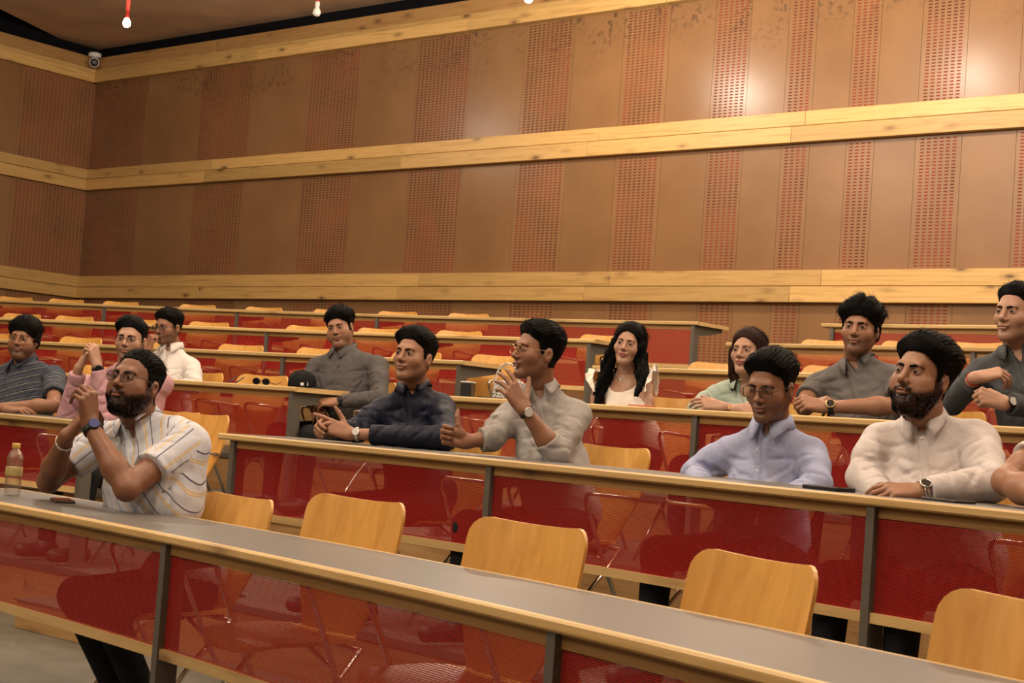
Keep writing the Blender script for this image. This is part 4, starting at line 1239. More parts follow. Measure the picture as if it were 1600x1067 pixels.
def build_person(S):
    k = S['row']; rr = RK[k]
    def J(x, y, off): return npv(at_r(x, y, rr + off))
    fz = floor_z(k)
    sa, so = S['seat']                       # azimuth and offset of the seat
    base = pol(sa, rr + so, fz)
    root = empty('person', base); tag(root, S['label'], 'person')
    org = npv(base)
    P = dict(S['head']); P['seed'] = S['seed']
    eyeP = J(*S['eye'])
    Z = eyeP[1]; P['vox'] = float(np.clip(Z / FPX * 0.95, 0.0022, 0.0042))
    P['Rh'] = head_rot(eyeP, S.get('yaw', 0), S.get('pitch', 0), S.get('roll', 0))
    P['hs'] = S.get('hs', 1.0)
    P['Oh'] = eyeP - P['Rh'] @ np.array([0, 0.088, 0.0]) * P['hs']
    SR, SL = J(*S['SR']), J(*S['SL'])
    dn = S.get('drop', 0.034); SR = SR - np.array([0, 0, dn]); SL = SL - np.array([0, 0, dn])
    mid = (SR + SL) / 2
    pelvis = npv(pol(sa, rr + so - 0.02, fz + 0.56))
    zt = unit(mid - pelvis); xt = unit(SR - SL); yt = unit(np.cross(zt, xt)); xt = np.cross(yt, zt)
    TR = np.stack([xt, yt, zt], 1)
    neck = mid + zt * S.get('nk', 0.124) + yt * 0.006 if 'neck' not in S else J(*S['neck'])
    hb = P['Oh'] - P['Rh'] @ np.array([0, 0.030, 0]); wn = S.get('nkw', 0.62)
    neck = np.array([neck[0] * (1 - wn) + hb[0] * wn, neck[1] * (1 - wn) + hb[1] * wn, min(neck[2], P['Oh'][2] - 0.135 * P['hs'])])
    P['neck'] = neck - yt * (0.0 if P.get('sex') == 'f' else 0.006) - zt * (0.02 if P.get('sex') == 'f' else 0.0); P['skin'] = S['skin']
    bw = S.get('bulk', 1.0); fem = P.get('sex') == 'f'
    # ---------------- head, hair, eyes
    (V, F, Cc), (HV, HF), W = build_head(P)
    skinV, skinF, skinC = [V], [F], [Cc]
    # ---------------- arms and hands
    arms = {}
    for sd, nm in ((-1, 'R'), (1, 'L')):
        if ('E' + nm) not in S: continue
        sh = SR if nm == 'R' else SL; el = J(*S['E' + nm]); wr = J(*S['W' + nm])
        arms[nm] = (sh, el, wr)
        sl = S.get('sleeve' + nm, S.get('sleeve', 'long'))
        hd = S.get('hand' + nm)
        bare = sl in ('short', 'none'); pts = [el, wr] + ([sh] if bare else [])
        lo = np.min(pts, 0) - 0.08; hi = np.max(pts, 0) + 0.08
        if hd: lo = np.minimum(lo, wr - 0.20); hi = np.maximum(hi, wr + 0.20)
        f = Field(lo, hi, max(P['vox'], 0.0026))
        am = S.get('arm', 1.0) * (0.82 if fem else 1.0)
        if bare:
            m = sh * 0.45 + el * 0.55
            f.cone(sh, m, 0.050 * am, 0.047 * am, 0.02); f.cone(m, el, 0.046 * am, 0.038 * am, 0.02)
        d = wr - el
        if bare or sl == 'rolled':
            f.cone(el, el + d * 0.32, 0.037 * am, 0.041 * am, 0.02)
            f.cone(el + d * 0.32, wr, 0.041 * am, 0.0255 * am, 0.025)
        else:
            f0 = 0.90 if sl == 'long' else float(sl) - 0.10
            f.cone(el + d * f0, wr, (0.041 - 0.0155 * f0) * am, 0.0255 * am, 0.02)
        if hd:
            al, bk, pose = hd
            R = hand_frame(al, bk, sd); ps = dict(HP[pose]) if isinstance(pose, str) else dict(pose)
            ps['size'] = S.get('handsize', 1.0) * (0.9 if fem else 1.0)
            f.ell(wr, np.array((0.029, 0.03, 0.020)) * ps['size'], 0.015, R=R)
            hand_field(f, wr + R[:, 1] * 0.012, R, sd, ps)
        v2, f2 = f.mesh()
        if len(v2):
            skinV.append(v2); skinF.append(f2)
            c2 = np.tile(np.array(S['skin']), (len(v2), 1))
            if hd:   # paler nails are too small; knuckles slightly darker
                c2 = c2 * (1 - 0.10 * np.clip(wob(v2, 160, 5, 4), 0, 1)[:, None])
            skinC.append(c2)
    # ---------------- torso core (under the clothes, shows at the collar)
    pts = np.array([SR, SL, pelvis, neck]); f = Field(pts.min(0) - 0.20, pts.max(0) + 0.20, 0.008)
    def torso(f, g, sk):
        def T(x, y, z, o=mid): return o + TR @ np.array((x, y, z))
        Lh = np.linalg.norm(mid - pelvis)
        wS = np.linalg.norm(SR - SL) / 2
        f.ell(mid + TR @ np.array((0, 0.0, -0.17)), (wS * 0.92 * bw + g, 0.112 * bw + g, 0.205 + g), 0, R=TR)
        f.ell(mid + TR @ np.array((0, 0.012, -0.30)), (0.155 * bw + g, (0.115 + S.get('belly', 0.0)) * bw + g, 0.17 + g), 0.06, R=TR)
        f.ell(pelvis, (0.165 * bw + g, 0.125 * bw + g, 0.13 + g), 0.06, R=TR)
        f.cone(SL * 0.80 + SR * 0.20 + zt * -0.012, SR * 0.80 + SL * 0.20 + zt * -0.012, 0.060 + g, 0.060 + g, 0.05)
        nk = neck - zt * 0.002
        for sh in (SL, SR): f.cone(nk - zt * 0.026 - yt * (0.018 if sk else 0.010), sh * 0.90 + nk * 0.10 - zt * 0.012, 0.050 + g, 0.036 + g, 0.04)
        if not fem: f.cone(neck - zt * 0.11 - yt * 0.012, neck - zt * 0.025 - yt * 0.012, 0.058 + g, 0.052 + g, 0.05)
        if fem:
            for s in (-1, 1): f.ell(mid + TR @ np.array((s * 0.075, 0.085, -0.165)), (0.062 + g, 0.058 + g, 0.062 + g), 0.03, R=TR)
    torso(f, -0.012, True)
    f.cone(neck - zt * 0.09 - yt * (0.0 if fem else 0.012), neck - zt * 0.01 - yt * (0.0 if fem else 0.010), 0.052 if fem else 0.046, 0.047, 0.03)
    v2, f2 = f.mesh(); v2 = relax(v2, f2, 1)
    skinV.append(v2); skinF.append(f2); skinC.append(np.tile(np.array(S['skin']), (len(v2), 1)))
    off = 0; FF = []
    for v2, f2 in zip(skinV, skinF): FF.append(f2 + off); off += len(v2)
    np_mesh('body', np.concatenate(skinV) - org, np.concatenate(FF), [M['skin']], root, np.concatenate(skinC))
    ho = np_mesh('hair', HV - org, HF, [M[S.get('hairmat', 'hair_black')]], root)
    eyes(P, W, root)
    # long hair over the shoulders
    if 'longhair' in S:
        pp = [[(W(np.array([q[1:4]]))[0] if q[0] == 'h' else J(*q[:3])) for q in ch] for ch in S['longhair']]
        allp = np.array([q for ch in pp for q in ch])
        f = Field(allp.min(0) - 0.07, allp.max(0) + 0.07, max(P['vox'], 0.0034))
        for ch, src in zip(pp, S['longhair']):
            f.chain(ch, [q[-1] for q in src], 0.018, 0.012)
        X, Y, Zz = np.meshgrid(*f.ax, indexing='ij', sparse=True)
        f.D = f.D + (0.0032 * np.sin(X * 330 + Zz * 40 + 1.7 * np.sin(Zz * 30)) + 0.0026 * np.sin(Y * 290 + X * 170 + Zz * 55) + 0.004 * np.sin(X * 120 - Zz * 60)).astype(np.float32) * (np.abs(f.D) < 0.03)
        v2, f2 = f.mesh(); np_mesh('hair_length', v2 - org, f2, [M[S.get('hairmat', 'hair_black')]], root)
    # ---------------- shirt
    sh_p = [SR, SL, pelvis, neck] + [q for a in arms.values() for q in a]
    sh_p = np.array(sh_p); f = Field(sh_p.min(0) - 0.17, sh_p.max(0) + 0.17, 0.0058)
    g = S.get('loose', 0.008)
    torso(f, g, False)
    cuts = []
    ft = f; f = Field(ft.lo, ft.lo + (ft.n - 1) * ft.vox, ft.vox)
    f.n = ft.n; f.ax = ft.ax; f.D = np.full(ft.D.shape, 0.06, np.float32)
    for nm, (sh, el, wr) in arms.items():
        sl = S.get('sleeve' + nm, S.get('sleeve', 'long')); am = S.get('arm', 1.0) * (0.84 if fem else 1.0)
        if sl == 'none': continue
        sh2 = sh - zt * 0.018
        if sl == 'short':
            fr = S.get('sleevefrac', 0.62); e2 = sh + (el - sh) * fr
            f.cone(sh2, e2, 0.060 * am + g, 0.059 * am + g, 0.035); cuts.append((sh + (el - sh) * (fr - 0.02), el - sh, 0.13))
        else:
            m = sh * 0.5 + el * 0.5
            f.cone(sh2, m, 0.063 * am + g, 0.055 * am + g, 0.035); f.cone(m, el, 0.055 * am + g, 0.049 * am + g, 0.02)
            fr = {'long': 0.93, 'rolled': 0.30}.get(sl, sl if isinstance(sl, float) else 0.93)
            e2 = el + (wr - el) * fr; r2 = (0.050 - 0.013 * fr) * am + g * 0.7
            f.cone(el, e2, 0.050 * am + g, r2, 0.02)
            if sl != 'long': f.cone(el + (wr - el) * (fr - 0.10), e2, r2 + 0.004, r2 + 0.005, 0.004)
            cuts.append((el + (wr - el) * (fr - 0.015), wr - el, 0.10))
    for c, n, rad in cuts: f.cut(c, n, rad)
    kk = 0.032; hh = np.clip(0.5 + 0.5 * (ft.D - f.D) / kk, 0, 1); ft.D = ft.D + (f.D - ft.D) * hh - kk * hh * (1 - hh); f = ft
    X, Y, Zz = np.meshgrid(*f.ax, indexing='ij', sparse=True)
    rng = np.random.RandomState(S['seed'] + 100); nz = 0
    for i in range(7):
        w = rng.normal(size=3); w = w / np.linalg.norm(w) * rng.uniform(25, 70); ph = rng.rand() * 6.3
        nz = nz + np.abs(np.sin(X * w[0] + Y * w[1] + Zz * w[2] + ph + 0.8 * np.sin(Zz * 23 + X * 17 + ph))) - 0.6
    f.D = f.D + ((S.get('wrinkle', 0.0045) / 3.2) * nz).astype(np.float32) * (np.abs(f.D) < 0.03)
    # creases: crook of the elbow, armpit, waist
    cr = np.random.RandomState(S['seed'] + 55); ck = S.get('crease', 0.75)
    if ck:
        for nm, (sh, el, wr) in arms.items():
            sl = S.get('sleeve' + nm, S.get('sleeve', 'long'))
            if sl == 'none': continue
            sgn = 1 if nm == 'R' else -1
            for j in range(4):
                a = sh - zt * (0.05 + 0.03 * j) - xt * sgn * (0.030 + 0.012 * j) + yt * (0.075 - 0.01 * j)
                b = a - xt * sgn * (0.07 + 0.03 * cr.rand()) - zt * (0.015 + 0.055 * j) + yt * 0.04
                f.crease([a * (1 - t) + b * t for t in np.linspace(0, 1, 6)], 0.0045 * ck)
            ua = unit(el - sh)
            def ring(c, axd, inn, span, slant, r):
                w = np.cross(axd, inn)
                f.crease([c + (inn * math.cos(t) + w * math.sin(t)) * 0.05 + axd * slant * t for t in np.linspace(-span, span, 8)], r * ck)
            if sl == 'short':
                inn = unit(yt - ua * (yt @ ua))
                for t in (0.22, 0.40): ring(sh + (el - sh) * t, ua, inn, 0.9, 0.03, 0.004)
                continue
            fa = unit(wr - el); inn = (sh - el) / np.linalg.norm(sh - el) + fa; inn = unit(inn - ua * (inn @ ua) * 0.3)
            ctoc = unit(np.array([-el[0], -el[1], 0.4])); inn = unit(inn * 0.6 + ctoc * 0.6)
            for t in (0.45, 0.62, 0.76, 0.88): ring(sh + (el - sh) * (t + 0.03 * cr.randn()), ua, unit(inn - ua * (inn @ ua)), 0.75 + 0.3 * cr.rand(), 0.03 * cr.randn(), 0.0046)
            fr = 0.9 if sl == 'long' else (0.25 if sl == 'rolled' else float(sl))
            for t in (0.12, 0.28, 0.46, 0.66):
                if t < fr - 0.06: ring(el + (wr - el) * (t + 0.03 * cr.randn()), fa, unit(inn - fa * (inn @ fa)), 0.7 + 0.3 * cr.rand(), 0.035 * cr.randn(), 0.0044)
        for j in range(5):
            z0 = -0.16 - 0.055 * j; x0 = cr.uniform(-0.10, 0.02); ln = cr.uniform(0.08, 0.16); sl_ = cr.uniform(-0.05, 0.05)
            f.crease([mid + TR @ np.array((x0 + ln * t, 0.12, z0 + sl_ * t + 0.01 * math.sin(3 * t))) for t in np.linspace(0, 1, 7)], 0.0045 * ck)
    # neck opening and V
    f.cone(neck - zt * 0.015 - yt * 0.008, neck + zt * 0.16, 0.055, 0.066, 0.004, 'sub')
    vd = S.get('vee', 0.07)
    if vd:
        vd = vd + 0.028
        f.cone(neck + yt * 0.045 + zt * 0.03, f.snap(neck + yt * 0.10 - zt * vd), 0.036, 0.006, 0.004, 'sub')
    if 'scoop' in S:
        f.ell(neck + yt * 0.075 - zt * S['scoop'] * 0.5, (0.105, 0.11, S['scoop']), 0.006, R=TR, op='sub')
    v2, f2 = f.mesh(); v2 = relax(v2, f2, 2, 0.4)
    pat = ((v2 - mid) @ TR)
    dbest = np.full(len(v2), 0.12)
    for nm, (sh, el, wr) in arms.items():
        for a, b, l0 in ((sh + (el - sh) * 0.12, el, 0.0), (el, wr, np.linalg.norm(el - sh))):
            t, d = seg_t(v2, a, b); m = d < np.minimum(dbest, 0.085); m &= np.abs((v2 - mid) @ xt) > np.linalg.norm(SR - SL) * 0.36
            ba = unit(b - a); u = unit(np.cross(ba, (0.3, 0.2, 1.0))); w = np.cross(ba, u)
            q = v2[m] - a; ang = np.arctan2(q @ w, q @ u)
            pat[m, 0] = ang * 0.058; pat[m, 2] = l0 + t[m] * np.linalg.norm(b - a); dbest[m] = d[m]
    mt = S['cloth']
    shirt = np_mesh('shirt' if not S.get('dress') else 'top', v2 - org, f2, [M[mt]], root, None, pat)
    # ---------------- collar, placket, buttons
    if S.get('collar', True):
        n = 34; vs = []; fs = []
        ox = S.get('collar_open', 0.20)
        cs = S.get('collar_size', 1.0) * 1.12; cw = S.get('collar_w', 1.0)
        for i in range(n + 1):
            t = -1 + 2 * i / n; phi = t * (PI - ox)             # 0 = nape, +-(pi - ox) = front
            a = PI - phi                                        # angle from the front
            fr = abs(t); s0, c0 = math.sin(phi), -math.cos(phi)
            zt0 = 0.056 - 0.066 * fr ** 1.4
            rx, ry = 0.066 * cw, 0.068 * cw
            tip = max(0, (fr - 0.72) / 0.28)
            rows = [(rx * s0, ry * c0 - 0.010, zt0 - 0.035), (rx * 1.03 * s0, ry * 1.03 * c0 - 0.010, zt0),
                    ((rx + 0.006) * s0, (ry + 0.006) * c0 - 0.010, zt0 + 0.002),
                    ((rx + 0.024 + 0.016 * tip) * s0 + 0.016 * tip * (1 if s0 > 0 else -1), (ry + 0.024 + 0.020 * tip) * c0 - 0.010, zt0 - (0.038 + 0.030 * tip) * cs)]
            for r in rows: vs.append(neck + TR @ np.array(r) - org)
        for i in range(n):
            for j in range(3):
                fs.append((i * 4 + j, i * 4 + j + 1, (i + 1) * 4 + j + 1, (i + 1) * 4 + j))
        co = mesh_obj('collar', vs, fs, M[S.get('collarmat', mt)], shirt, True)
        sm = co.modifiers.new('thick', 'SOLIDIFY'); sm.thickness = 0.0035; sm.offset = 0
    if S.get('placket', S.get('collar', True)):
        q = []; px_ = S.get('btnx', 0.0)
        for i in range(22):
            zb = S.get('nk', 0.124) + 0.004 - vd - 0.018 * i
            if S.get('placket') == 'short' and i > 7: break
            p0 = mid + TR @ np.array((px_, 0.20, zb)); lst = None
            for t in np.linspace(0, 0.22, 90):
                if f.look(p0 - yt * t) < 0.0: lst = p0 - yt * t; break
            if lst is not None: q.append(f.snap(lst, 2))
        if len(q) > 3:
            vs = []; fs = []
            for p_ in q:
                for dx in (-0.015, -0.013, 0.013, 0.015):
                    e_ = f.snap(p_ + xt * dx, 2); nn = yt
                    vs.append(e_ + nn * (0.0035 if abs(dx) < 0.014 else -0.001) - org)
            for i in range(len(q) - 1):
                for j in range(3): fs.append((i * 4 + j, i * 4 + j + 1, (i + 1) * 4 + j + 1, (i + 1) * 4 + j))
            mesh_obj('placket', vs, fs, M[mt], shirt, True)
    if S.get('buttons'):
        for i in range(S['buttons']):
            zb = -0.030 - 0.080 * i
            p0 = mid + TR @ np.array((S.get('btnx', 0.0), 0.30, zb))
            dv = -yt; t = np.linspace(0, 0.35, 140)[:, None]; q = p0 + dv * t
            ii = np.clip(((q - f.lo) / f.vox).astype(int), 0, f.n - 1); dd = f.D[ii[:, 0], ii[:, 1], ii[:, 2]]
            hit = np.argmax(dd < 0.001)
            if dd[hit] >= 0.001: continue
            b = MB(); ax = Vector(yt).to_track_quat('Z', 'Y').to_matrix()
            b.lathe([(0.0055, 0.0), (0.006, 0.002), (0.0045, 0.0035)], Vector(q[hit] + yt * 0.004 - org), 10, ax)
            b.build('button', M[S.get('btnmat', 'white_plastic')], shirt, True)
    # ---------------- trousers and shoes
    fw = np.array([-math.sin(math.radians(sa)), -math.cos(math.radians(sa)), 0]); rt = np.array([fw[1], -fw[0], 0])
    fd = S.get('legs', {})
    f = None; segs = []
    for s in (-1, 1):
        hip = pelvis + rt * s * 0.095 - np.array([0, 0, 0.05])
        kn = hip + fw * fd.get('knee', 0.40) + rt * s * fd.get('spread', 0.05); kn[2] = fz + 0.49
        an = kn + fw * fd.get('foot', 0.02); an[2] = fz + fd.get('lift', 0.0) + 0.10
        if S.get('anklexy') and s in S['anklexy']: an = an + S['anklexy'][s]
        segs.append((hip, kn, an))
    allp = np.array([q for sg in segs for q in sg])
    f = Field(allp.min(0) - 0.15, allp.max(0) + 0.15, 0.011)
    f.ell(pelvis - np.array([0, 0, 0.03]), (0.165, 0.135, 0.11), 0, R=TR)
    for hip, kn, an in segs:
        f.cone(hip, kn, 0.085, 0.062, 0.03); f.cone(kn, an, 0.062, 0.048, 0.03)
    f.cut(pelvis + np.array([0, 0, 0.07]), (0, 0, 1))
    v2, f2 = f.mesh(); v2 = relax(v2, f2, 1)
    np_mesh('trousers', v2 - org, f2, [M[S.get('trouser', 'trouser')]], root)
    for s, (hip, kn, an) in zip((-1, 1), segs):
        f = Field(an - 0.24, an + 0.24, 0.009)
        h = an + np.array([0, 0, -0.045]); tt = h + fw * 0.16
        f.cone(h - fw * 0.035, tt, 0.042, 0.036, 0); f.ell(h + np.array([0, 0, 0.03]), (0.045, 0.05, 0.05), 0.03)
        f.cut(h - np.array([0, 0, 0.045]), (0, 0, -1))
        v2, f2 = f.mesh(); np_mesh('shoe', v2 - org, f2, [M[S.get('shoe', 'shoe')]], root)
    # ---------------- spectacles
    if 'glasses' in S:
        gm, shape, wd, hg, th = S['glasses']
        gx, gz, gy = 0.0345, -0.004, 0.108
        b = MB(); lens = []
        for s in (-1, 1):
            pts = []
            for j in range(24):
                t = 2 * PI * j / 24; e = 2.0 if shape == 'round' else 3.6
                c, d = math.cos(t), math.sin(t); r = (abs(c) ** e + abs(d) ** e) ** (-1 / e)
                pts.append((s * gx + wd * r * c, gy - 0.10 * (abs(s * gx + wd * r * c) - 0.015) ** 1.0 * 0.9, gz + hg * r * d))
            wp = W(np.array(pts)) - org
            b.tube([Vector(q) for q in wp], th, 6, False, True); lens.append(wp)
            tp = W(np.array([(s * (gx + wd), gy - 0.10 * (gx + wd - 0.015) * 0.9, gz + 0.004), (s * 0.0775, 0.075, 0.004), (s * 0.0835, 0.0, 0.004), (s * 0.082, -0.022, -0.006)])) - org
            b.tube([Vector(q) for q in tp], th * 0.9, 6)
        br = W(np.array([(-(gx - wd), gy - 0.001, gz + 0.003), (0, gy + 0.004, gz + 0.006), (gx - wd, gy - 0.001, gz + 0.003)])) - org
        b.tube([Vector(q) for q in br], th, 6)
        go = b.build('glasses', M[gm], root, True)
        for wp in lens: mesh_obj('lens', wp, [tuple(range(24))], M['lens'], go)
    # ---------------- wrist watches and bands
    for (nm, t, face, strapm, casem, dialm, rad, wdt) in S.get('wear', []):
        sh, el, wr = arms[nm]; ax = unit(wr - el); c = el + (wr - el) * t; fc = np.asarray(face, float); fc = unit(fc - ax * (fc @ ax)); sd = np.cross(ax, fc)
        r1, r2 = 0.031 * S.get('arm', 1.0) * (0.86 if fem else 1), 0.027 * S.get('arm', 1.0) * (0.86 if fem else 1)
        ring = [c + sd * r1 * math.cos(2 * PI * j / 20) + fc * r2 * math.sin(2 * PI * j / 20) for j in range(20)]
        b = MB(); vs = []; fs = []
        for j in range(20):
            for dx, dr in ((-wdt, 0), (wdt, 0), (wdt, .003), (-wdt, .003)):
                p = ring[j] + ax * dx; vs.append(p + unit(ring[j] - c) * dr - org)
        for j in range(20):
            for q in range(4): fs.append((j * 4 + q, ((j + 1) % 20) * 4 + q, ((j + 1) % 20) * 4 + (q + 1) % 4, j * 4 + (q + 1) % 4))
        b.add(vs, fs); wo = b.build('watch' if rad else 'bracelet', M[strapm], root, True)
        if rad:
            m = Vector(fc).to_track_quat('Z', 'Y').to_matrix(); top = Vector(c + fc * (r2 + 0.001) - org)
            MB().lathe([(rad * 0.96, 0), (rad, 0.003), (rad, 0.007), (rad * 0.9, 0.009), (rad * 0.84, 0.0085)], top, 24, m).build('watch_case', M[casem], wo, True)
            MB().lathe([(rad * 0.84, 0.0), (rad * 0.84, 0.0015)], top + Vector(fc) * 0.0078, 24, m).build('watch_dial', M[dialm], wo, False)
    S['_'] = dict(root=root, neck=neck, TR=TR, mid=mid, arms=arms, W=W, org=org, shirt=shirt, SL=SL, SR=SR, zt=zt, yt=yt, xt=xt)
    return S
M['sh_stripe'] = cloth_mat('striped white shirt cloth', (0.56, 0.58, 0.64), 0.8, 'stripe_shirt')
M['sh_polo'] = cloth_mat('striped navy polo cloth', (0.030, 0.036, 0.048), 0.85, 'polo')
M['sh_pink'] = cloth_mat('pink shirt cloth', (0.50, 0.285, 0.32))
M['sh_white'] = cloth_mat('off-white shirt cloth', (0.66, 0.62, 0.58))
M['sh_white2'] = cloth_mat('white shirt cloth', (0.62, 0.57, 0.55))
M['sh_char'] = cloth_mat('charcoal shirt cloth', (0.085, 0.078, 0.075), 0.65)
M['sh_navy'] = cloth_mat('navy shirt cloth', (0.010, 0.013, 0.028), 0.55)
M['sh_lgrey'] = cloth_mat('light grey shirt cloth', (0.34, 0.32, 0.30))
M['sh_top'] = cloth_mat('cream top cloth', (0.78, 0.70, 0.61))
M['sh_mint'] = cloth_mat('mint shirt cloth', (0.37, 0.45, 0.38), 0.6)
M['sh_blue'] = cloth_mat('light blue shirt cloth', (0.36, 0.40, 0.58))
M['sh_grey'] = cloth_mat('grey shirt cloth', (0.135, 0.125, 0.12))
M['sh_slate'] = cloth_mat('dark slate shirt cloth', (0.065, 0.072, 0.075))
M['sneaker'] = plain('white and red sneaker', (0.42, 0.20, 0.17), 0.6, var=0.7, scale=25)
M['dial_white'] = plain('pale dial', (0.6, 0.58, 0.54), 0.2)
M['dial_blue'] = emit('smartwatch screen', (0.02, 0.06, 0.6), 0.10, (0.01, 0.01, 0.02))
M['dial_dark'] = plain('dark dial', (0.01, 0.01, 0.012), 0.1)
M['strap_black'] = plain('black strap', (0.012, 0.011, 0.011), 0.5)
M['strap_brown'] = plain('dark brown strap', (0.03, 0.015, 0.01), 0.5)
M['silver'] = plain('silver metal', (0.7, 0.69, 0.66), 0.22, 1.0)
M['thread_red'] = plain('red thread', (0.5, 0.04, 0.02), 0.8)
# ------------------------------------------------------------------ the fourteen people
SK1, SK2, SK3, SK4 = (0.36, 0.185, 0.105), (0.28, 0.135, 0.072), (0.22, 0.098, 0.050), (0.47, 0.27, 0.175)
CAST = []
CAST.append(dict(label='man in a white striped short-sleeved shirt, hands clasped before his chin', seed=1, nk=0.10, row=1, seat=(46.75, 0.50), eye=(191, 588, 0.36), yaw=38, pitch=12, roll=3, hs=1.02,
    SR=(163, 668, 0.50), SL=(297, 674, 0.58), ER=(76, 752, 0.30), WR=(104, 682, 0.24), EL=(198, 764, 0.27), WL=(141, 664, 0.22), sleeve='short', skin=SK3, arm=1.12, bulk=1.07, belly=0.03, handsize=1.05, sleevefrac=0.66,
    handR=(cv(0.55, 0.75, -0.1), cv(-0.75, 0.5, -0.5), 'clasp'), handL=(cv(-0.15, 0.95, -0.1), cv(0.75, 0.3, -0.6), 'clasp'),
    head=dict(jaw=1.06, fat=0.8, goatee=True, bs=True, stubble=0.95, neckw=1.12, hair=dict(top=0.013, side=0.0015, line=0.080, rough=0.003, clump=0.003, peak=0.0, brow=0.0048, scalp=0.8)),
    glasses=('tort', 'round', 0.024, 0.019, 0.0016), cloth='sh_stripe', legs=dict(knee=0.36, foot=-0.22, spread=0.0), shoe='sneaker', vee=0.16, collar_open=0.42, wear=[('L', 0.93, cv(0.5, 0.2, -0.8), 'strap_black', 'strap_black', 'dial_blue', 0.022, 0.012), ('R', 0.86, cv(-0.5, 0.2, -0.8), 'silver', 'silver', 'silver', 0, 0.006)]))
CAST.append(dict(label='man with glasses in a striped navy polo shirt leaning on the desk', seed=2, row=2, seat=(36.0, 0.55), eye=(29, 528, 0.45), yaw=22, pitch=-4, roll=4, hs=0.99,
    SR=(-22, 583, 0.55), SL=(86, 575, 0.60), ER=(-40, 640, 0.35), WR=(10, 640, 0.22), EL=(84, 634, 0.42), WL=(5, 636, 0.24), sleeve='short', sleevefrac=0.72, skin=SK2, bulk=1.08,
    handR=(cv(0.9, 0.05, -0.1), cv(0, 1, -0.3), 'relax'), handL=(cv(-1, 0, -0.1), cv(0, 1, -0.3), 'relax'),
    head=dict(fat=0.4, mous=0.0032, stubble=0.72, hair=dict(top=0.030, side=0.016, line=0.046, front=0.004, rough=0.003, sb=0.036, edge=0.5, fmin=0.6, flow=(0.3, 1.0, -0.4), len=0.04)),
    glasses=('gold', 'round', 0.024, 0.021, 0.0011), cloth='sh_polo', placket='short', vee=0.05, collar_open=0.25))
CAST.append(dict(label='man in a pink shirt with glasses, clasped hands raised beside his face', seed=3, row=2, seat=(38.75, 0.55), eye=(197, 529, 0.42), yaw=18, pitch=0, roll=2, hs=0.99,
    SR=(135, 592, 0.55), SL=(252, 588, 0.62), ER=(106, 648, 0.34), WR=(123, 575, 0.30), EL=(165, 655, 0.36), WL=(152, 572, 0.30), sleeve='long', sleeveR=0.90, skin=SK4,
    handR=(cv(0.35, 0.85, 0), cv(-0.8, 0.3, -0.5), 'clasp'), handL=(cv(-0.3, 0.9, 0), cv(0.8, 0.2, -0.6), 'clasp'),
    head=dict(stubble=0.62, hair=dict(top=0.026, side=0.008, line=0.070, sweep=0.008, dir=1)),
    glasses=('tort', 'square', 0.024, 0.014, 0.0013), cloth='sh_pink', wear=[('L', 0.95, cv(0.3, 0.2, -0.9), 'strap_black', 'strap_black', 'dial_dark', 0.021, 0.011)]))
CAST.append(dict(label='man in a white shirt and round glasses resting his cheek on his hand', seed=4, row=3, seat=(35.1, 0.5), eye=(250, 511, 0.45), yaw=42, pitch=-6, roll=0, hs=0.97,
    SR=(240, 556, 0.50), SL=(299, 563, 0.62), ER=(222, 592, 0.34), WR=(232, 548, 0.36), EL=(304, 602, 0.50), WL=(262, 606, 0.30), sleeve='long', skin=SK2, bulk=1.0,
    handR=(cv(0.1, 0.95, 0.1), cv(-0.8, 0.1, -0.6), 'fist'), handL=(cv(-1, 0, -0.1), cv(0, 1, -0.3), 'relax'),
    head=dict(stubble=0.62, hair=dict(top=0.028, side=0.008, line=0.064, front=0.006)),
    glasses=('tort', 'round', 0.024, 0.021, 0.0019), cloth='sh_white'))
CAST.append(dict(label='man in a charcoal shirt at the aisle end of the third row', seed=5, row=3, seat=(39.1, 0.55), eye=(524, 512, 0.48), yaw=20, pitch=-2, roll=-13, hs=0.98,
    SR=(497, 562, 0.52), SL=(592, 560, 0.62), ER=(476, 612, 0.42), WR=(490, 632, 0.30), EL=(592, 622, 0.50), WL=(528, 628, 0.32), sleeve='long', skin=SK1, bulk=1.05,
    handR=(cv(0.3, -0.4, -0.6), cv(0, 0.9, -0.5), 'relax'), handL=(cv(-1, -0.1, -0.1), cv(0, 0.8, -0.6), 'relax'),
    head=dict(fat=0.5, stubble=0.35, mous=0.002, hair=dict(top=0.030, side=0.014, line=0.058, sweep=0.007, dir=-1, sb=0.036, sblow=-0.03, flow=(0.9, 0.4, -0.4), len=0.04)), cloth='sh_char', buttons=3, btnmat='black',
    vee=0.05, wear=[('L', 0.95, cv(-0.2, 0.6, -0.8), 'strap_black', 'strap_black', 'dial_dark', 0.019, 0.012)]))
CAST.append(dict(label='man in a navy shirt with a silver digital watch, fingers laced on the desk', seed=6, row=2, seat=(45.0, 0.52), eye=(631, 551, 0.38), yaw=34, pitch=4, roll=3, hs=1.0,
    SR=(598, 628, 0.48), SL=(690, 622, 0.66), ER=(560, 672, 0.34), WR=(528, 674, 0.20), EL=(696, 684, 0.46), WL=(548, 678, 0.20), sleeve='long', sleeveL=0.80, skin=SK1,
    handR=(cv(-0.6, 0.15, -0.4), cv(-0.2, 0.5, 0.8), 'clasp'), handL=(cv(-0.9, 0.25, -0.1), cv(0.1, 0.35, -0.9), 'point'),
    head=dict(stubble=0.25, mous=0.0018, jaw=0.98, hair=dict(top=0.030, side=0.008, line=0.072, sweep=0.006, dir=1, front=0.004)), cloth='sh_navy', vee=0.07,
    wear=[('L', 0.93, cv(0.1, 0.3, -0.9), 'silver', 'silver', 'dial_white', 0.018, 0.009)]))
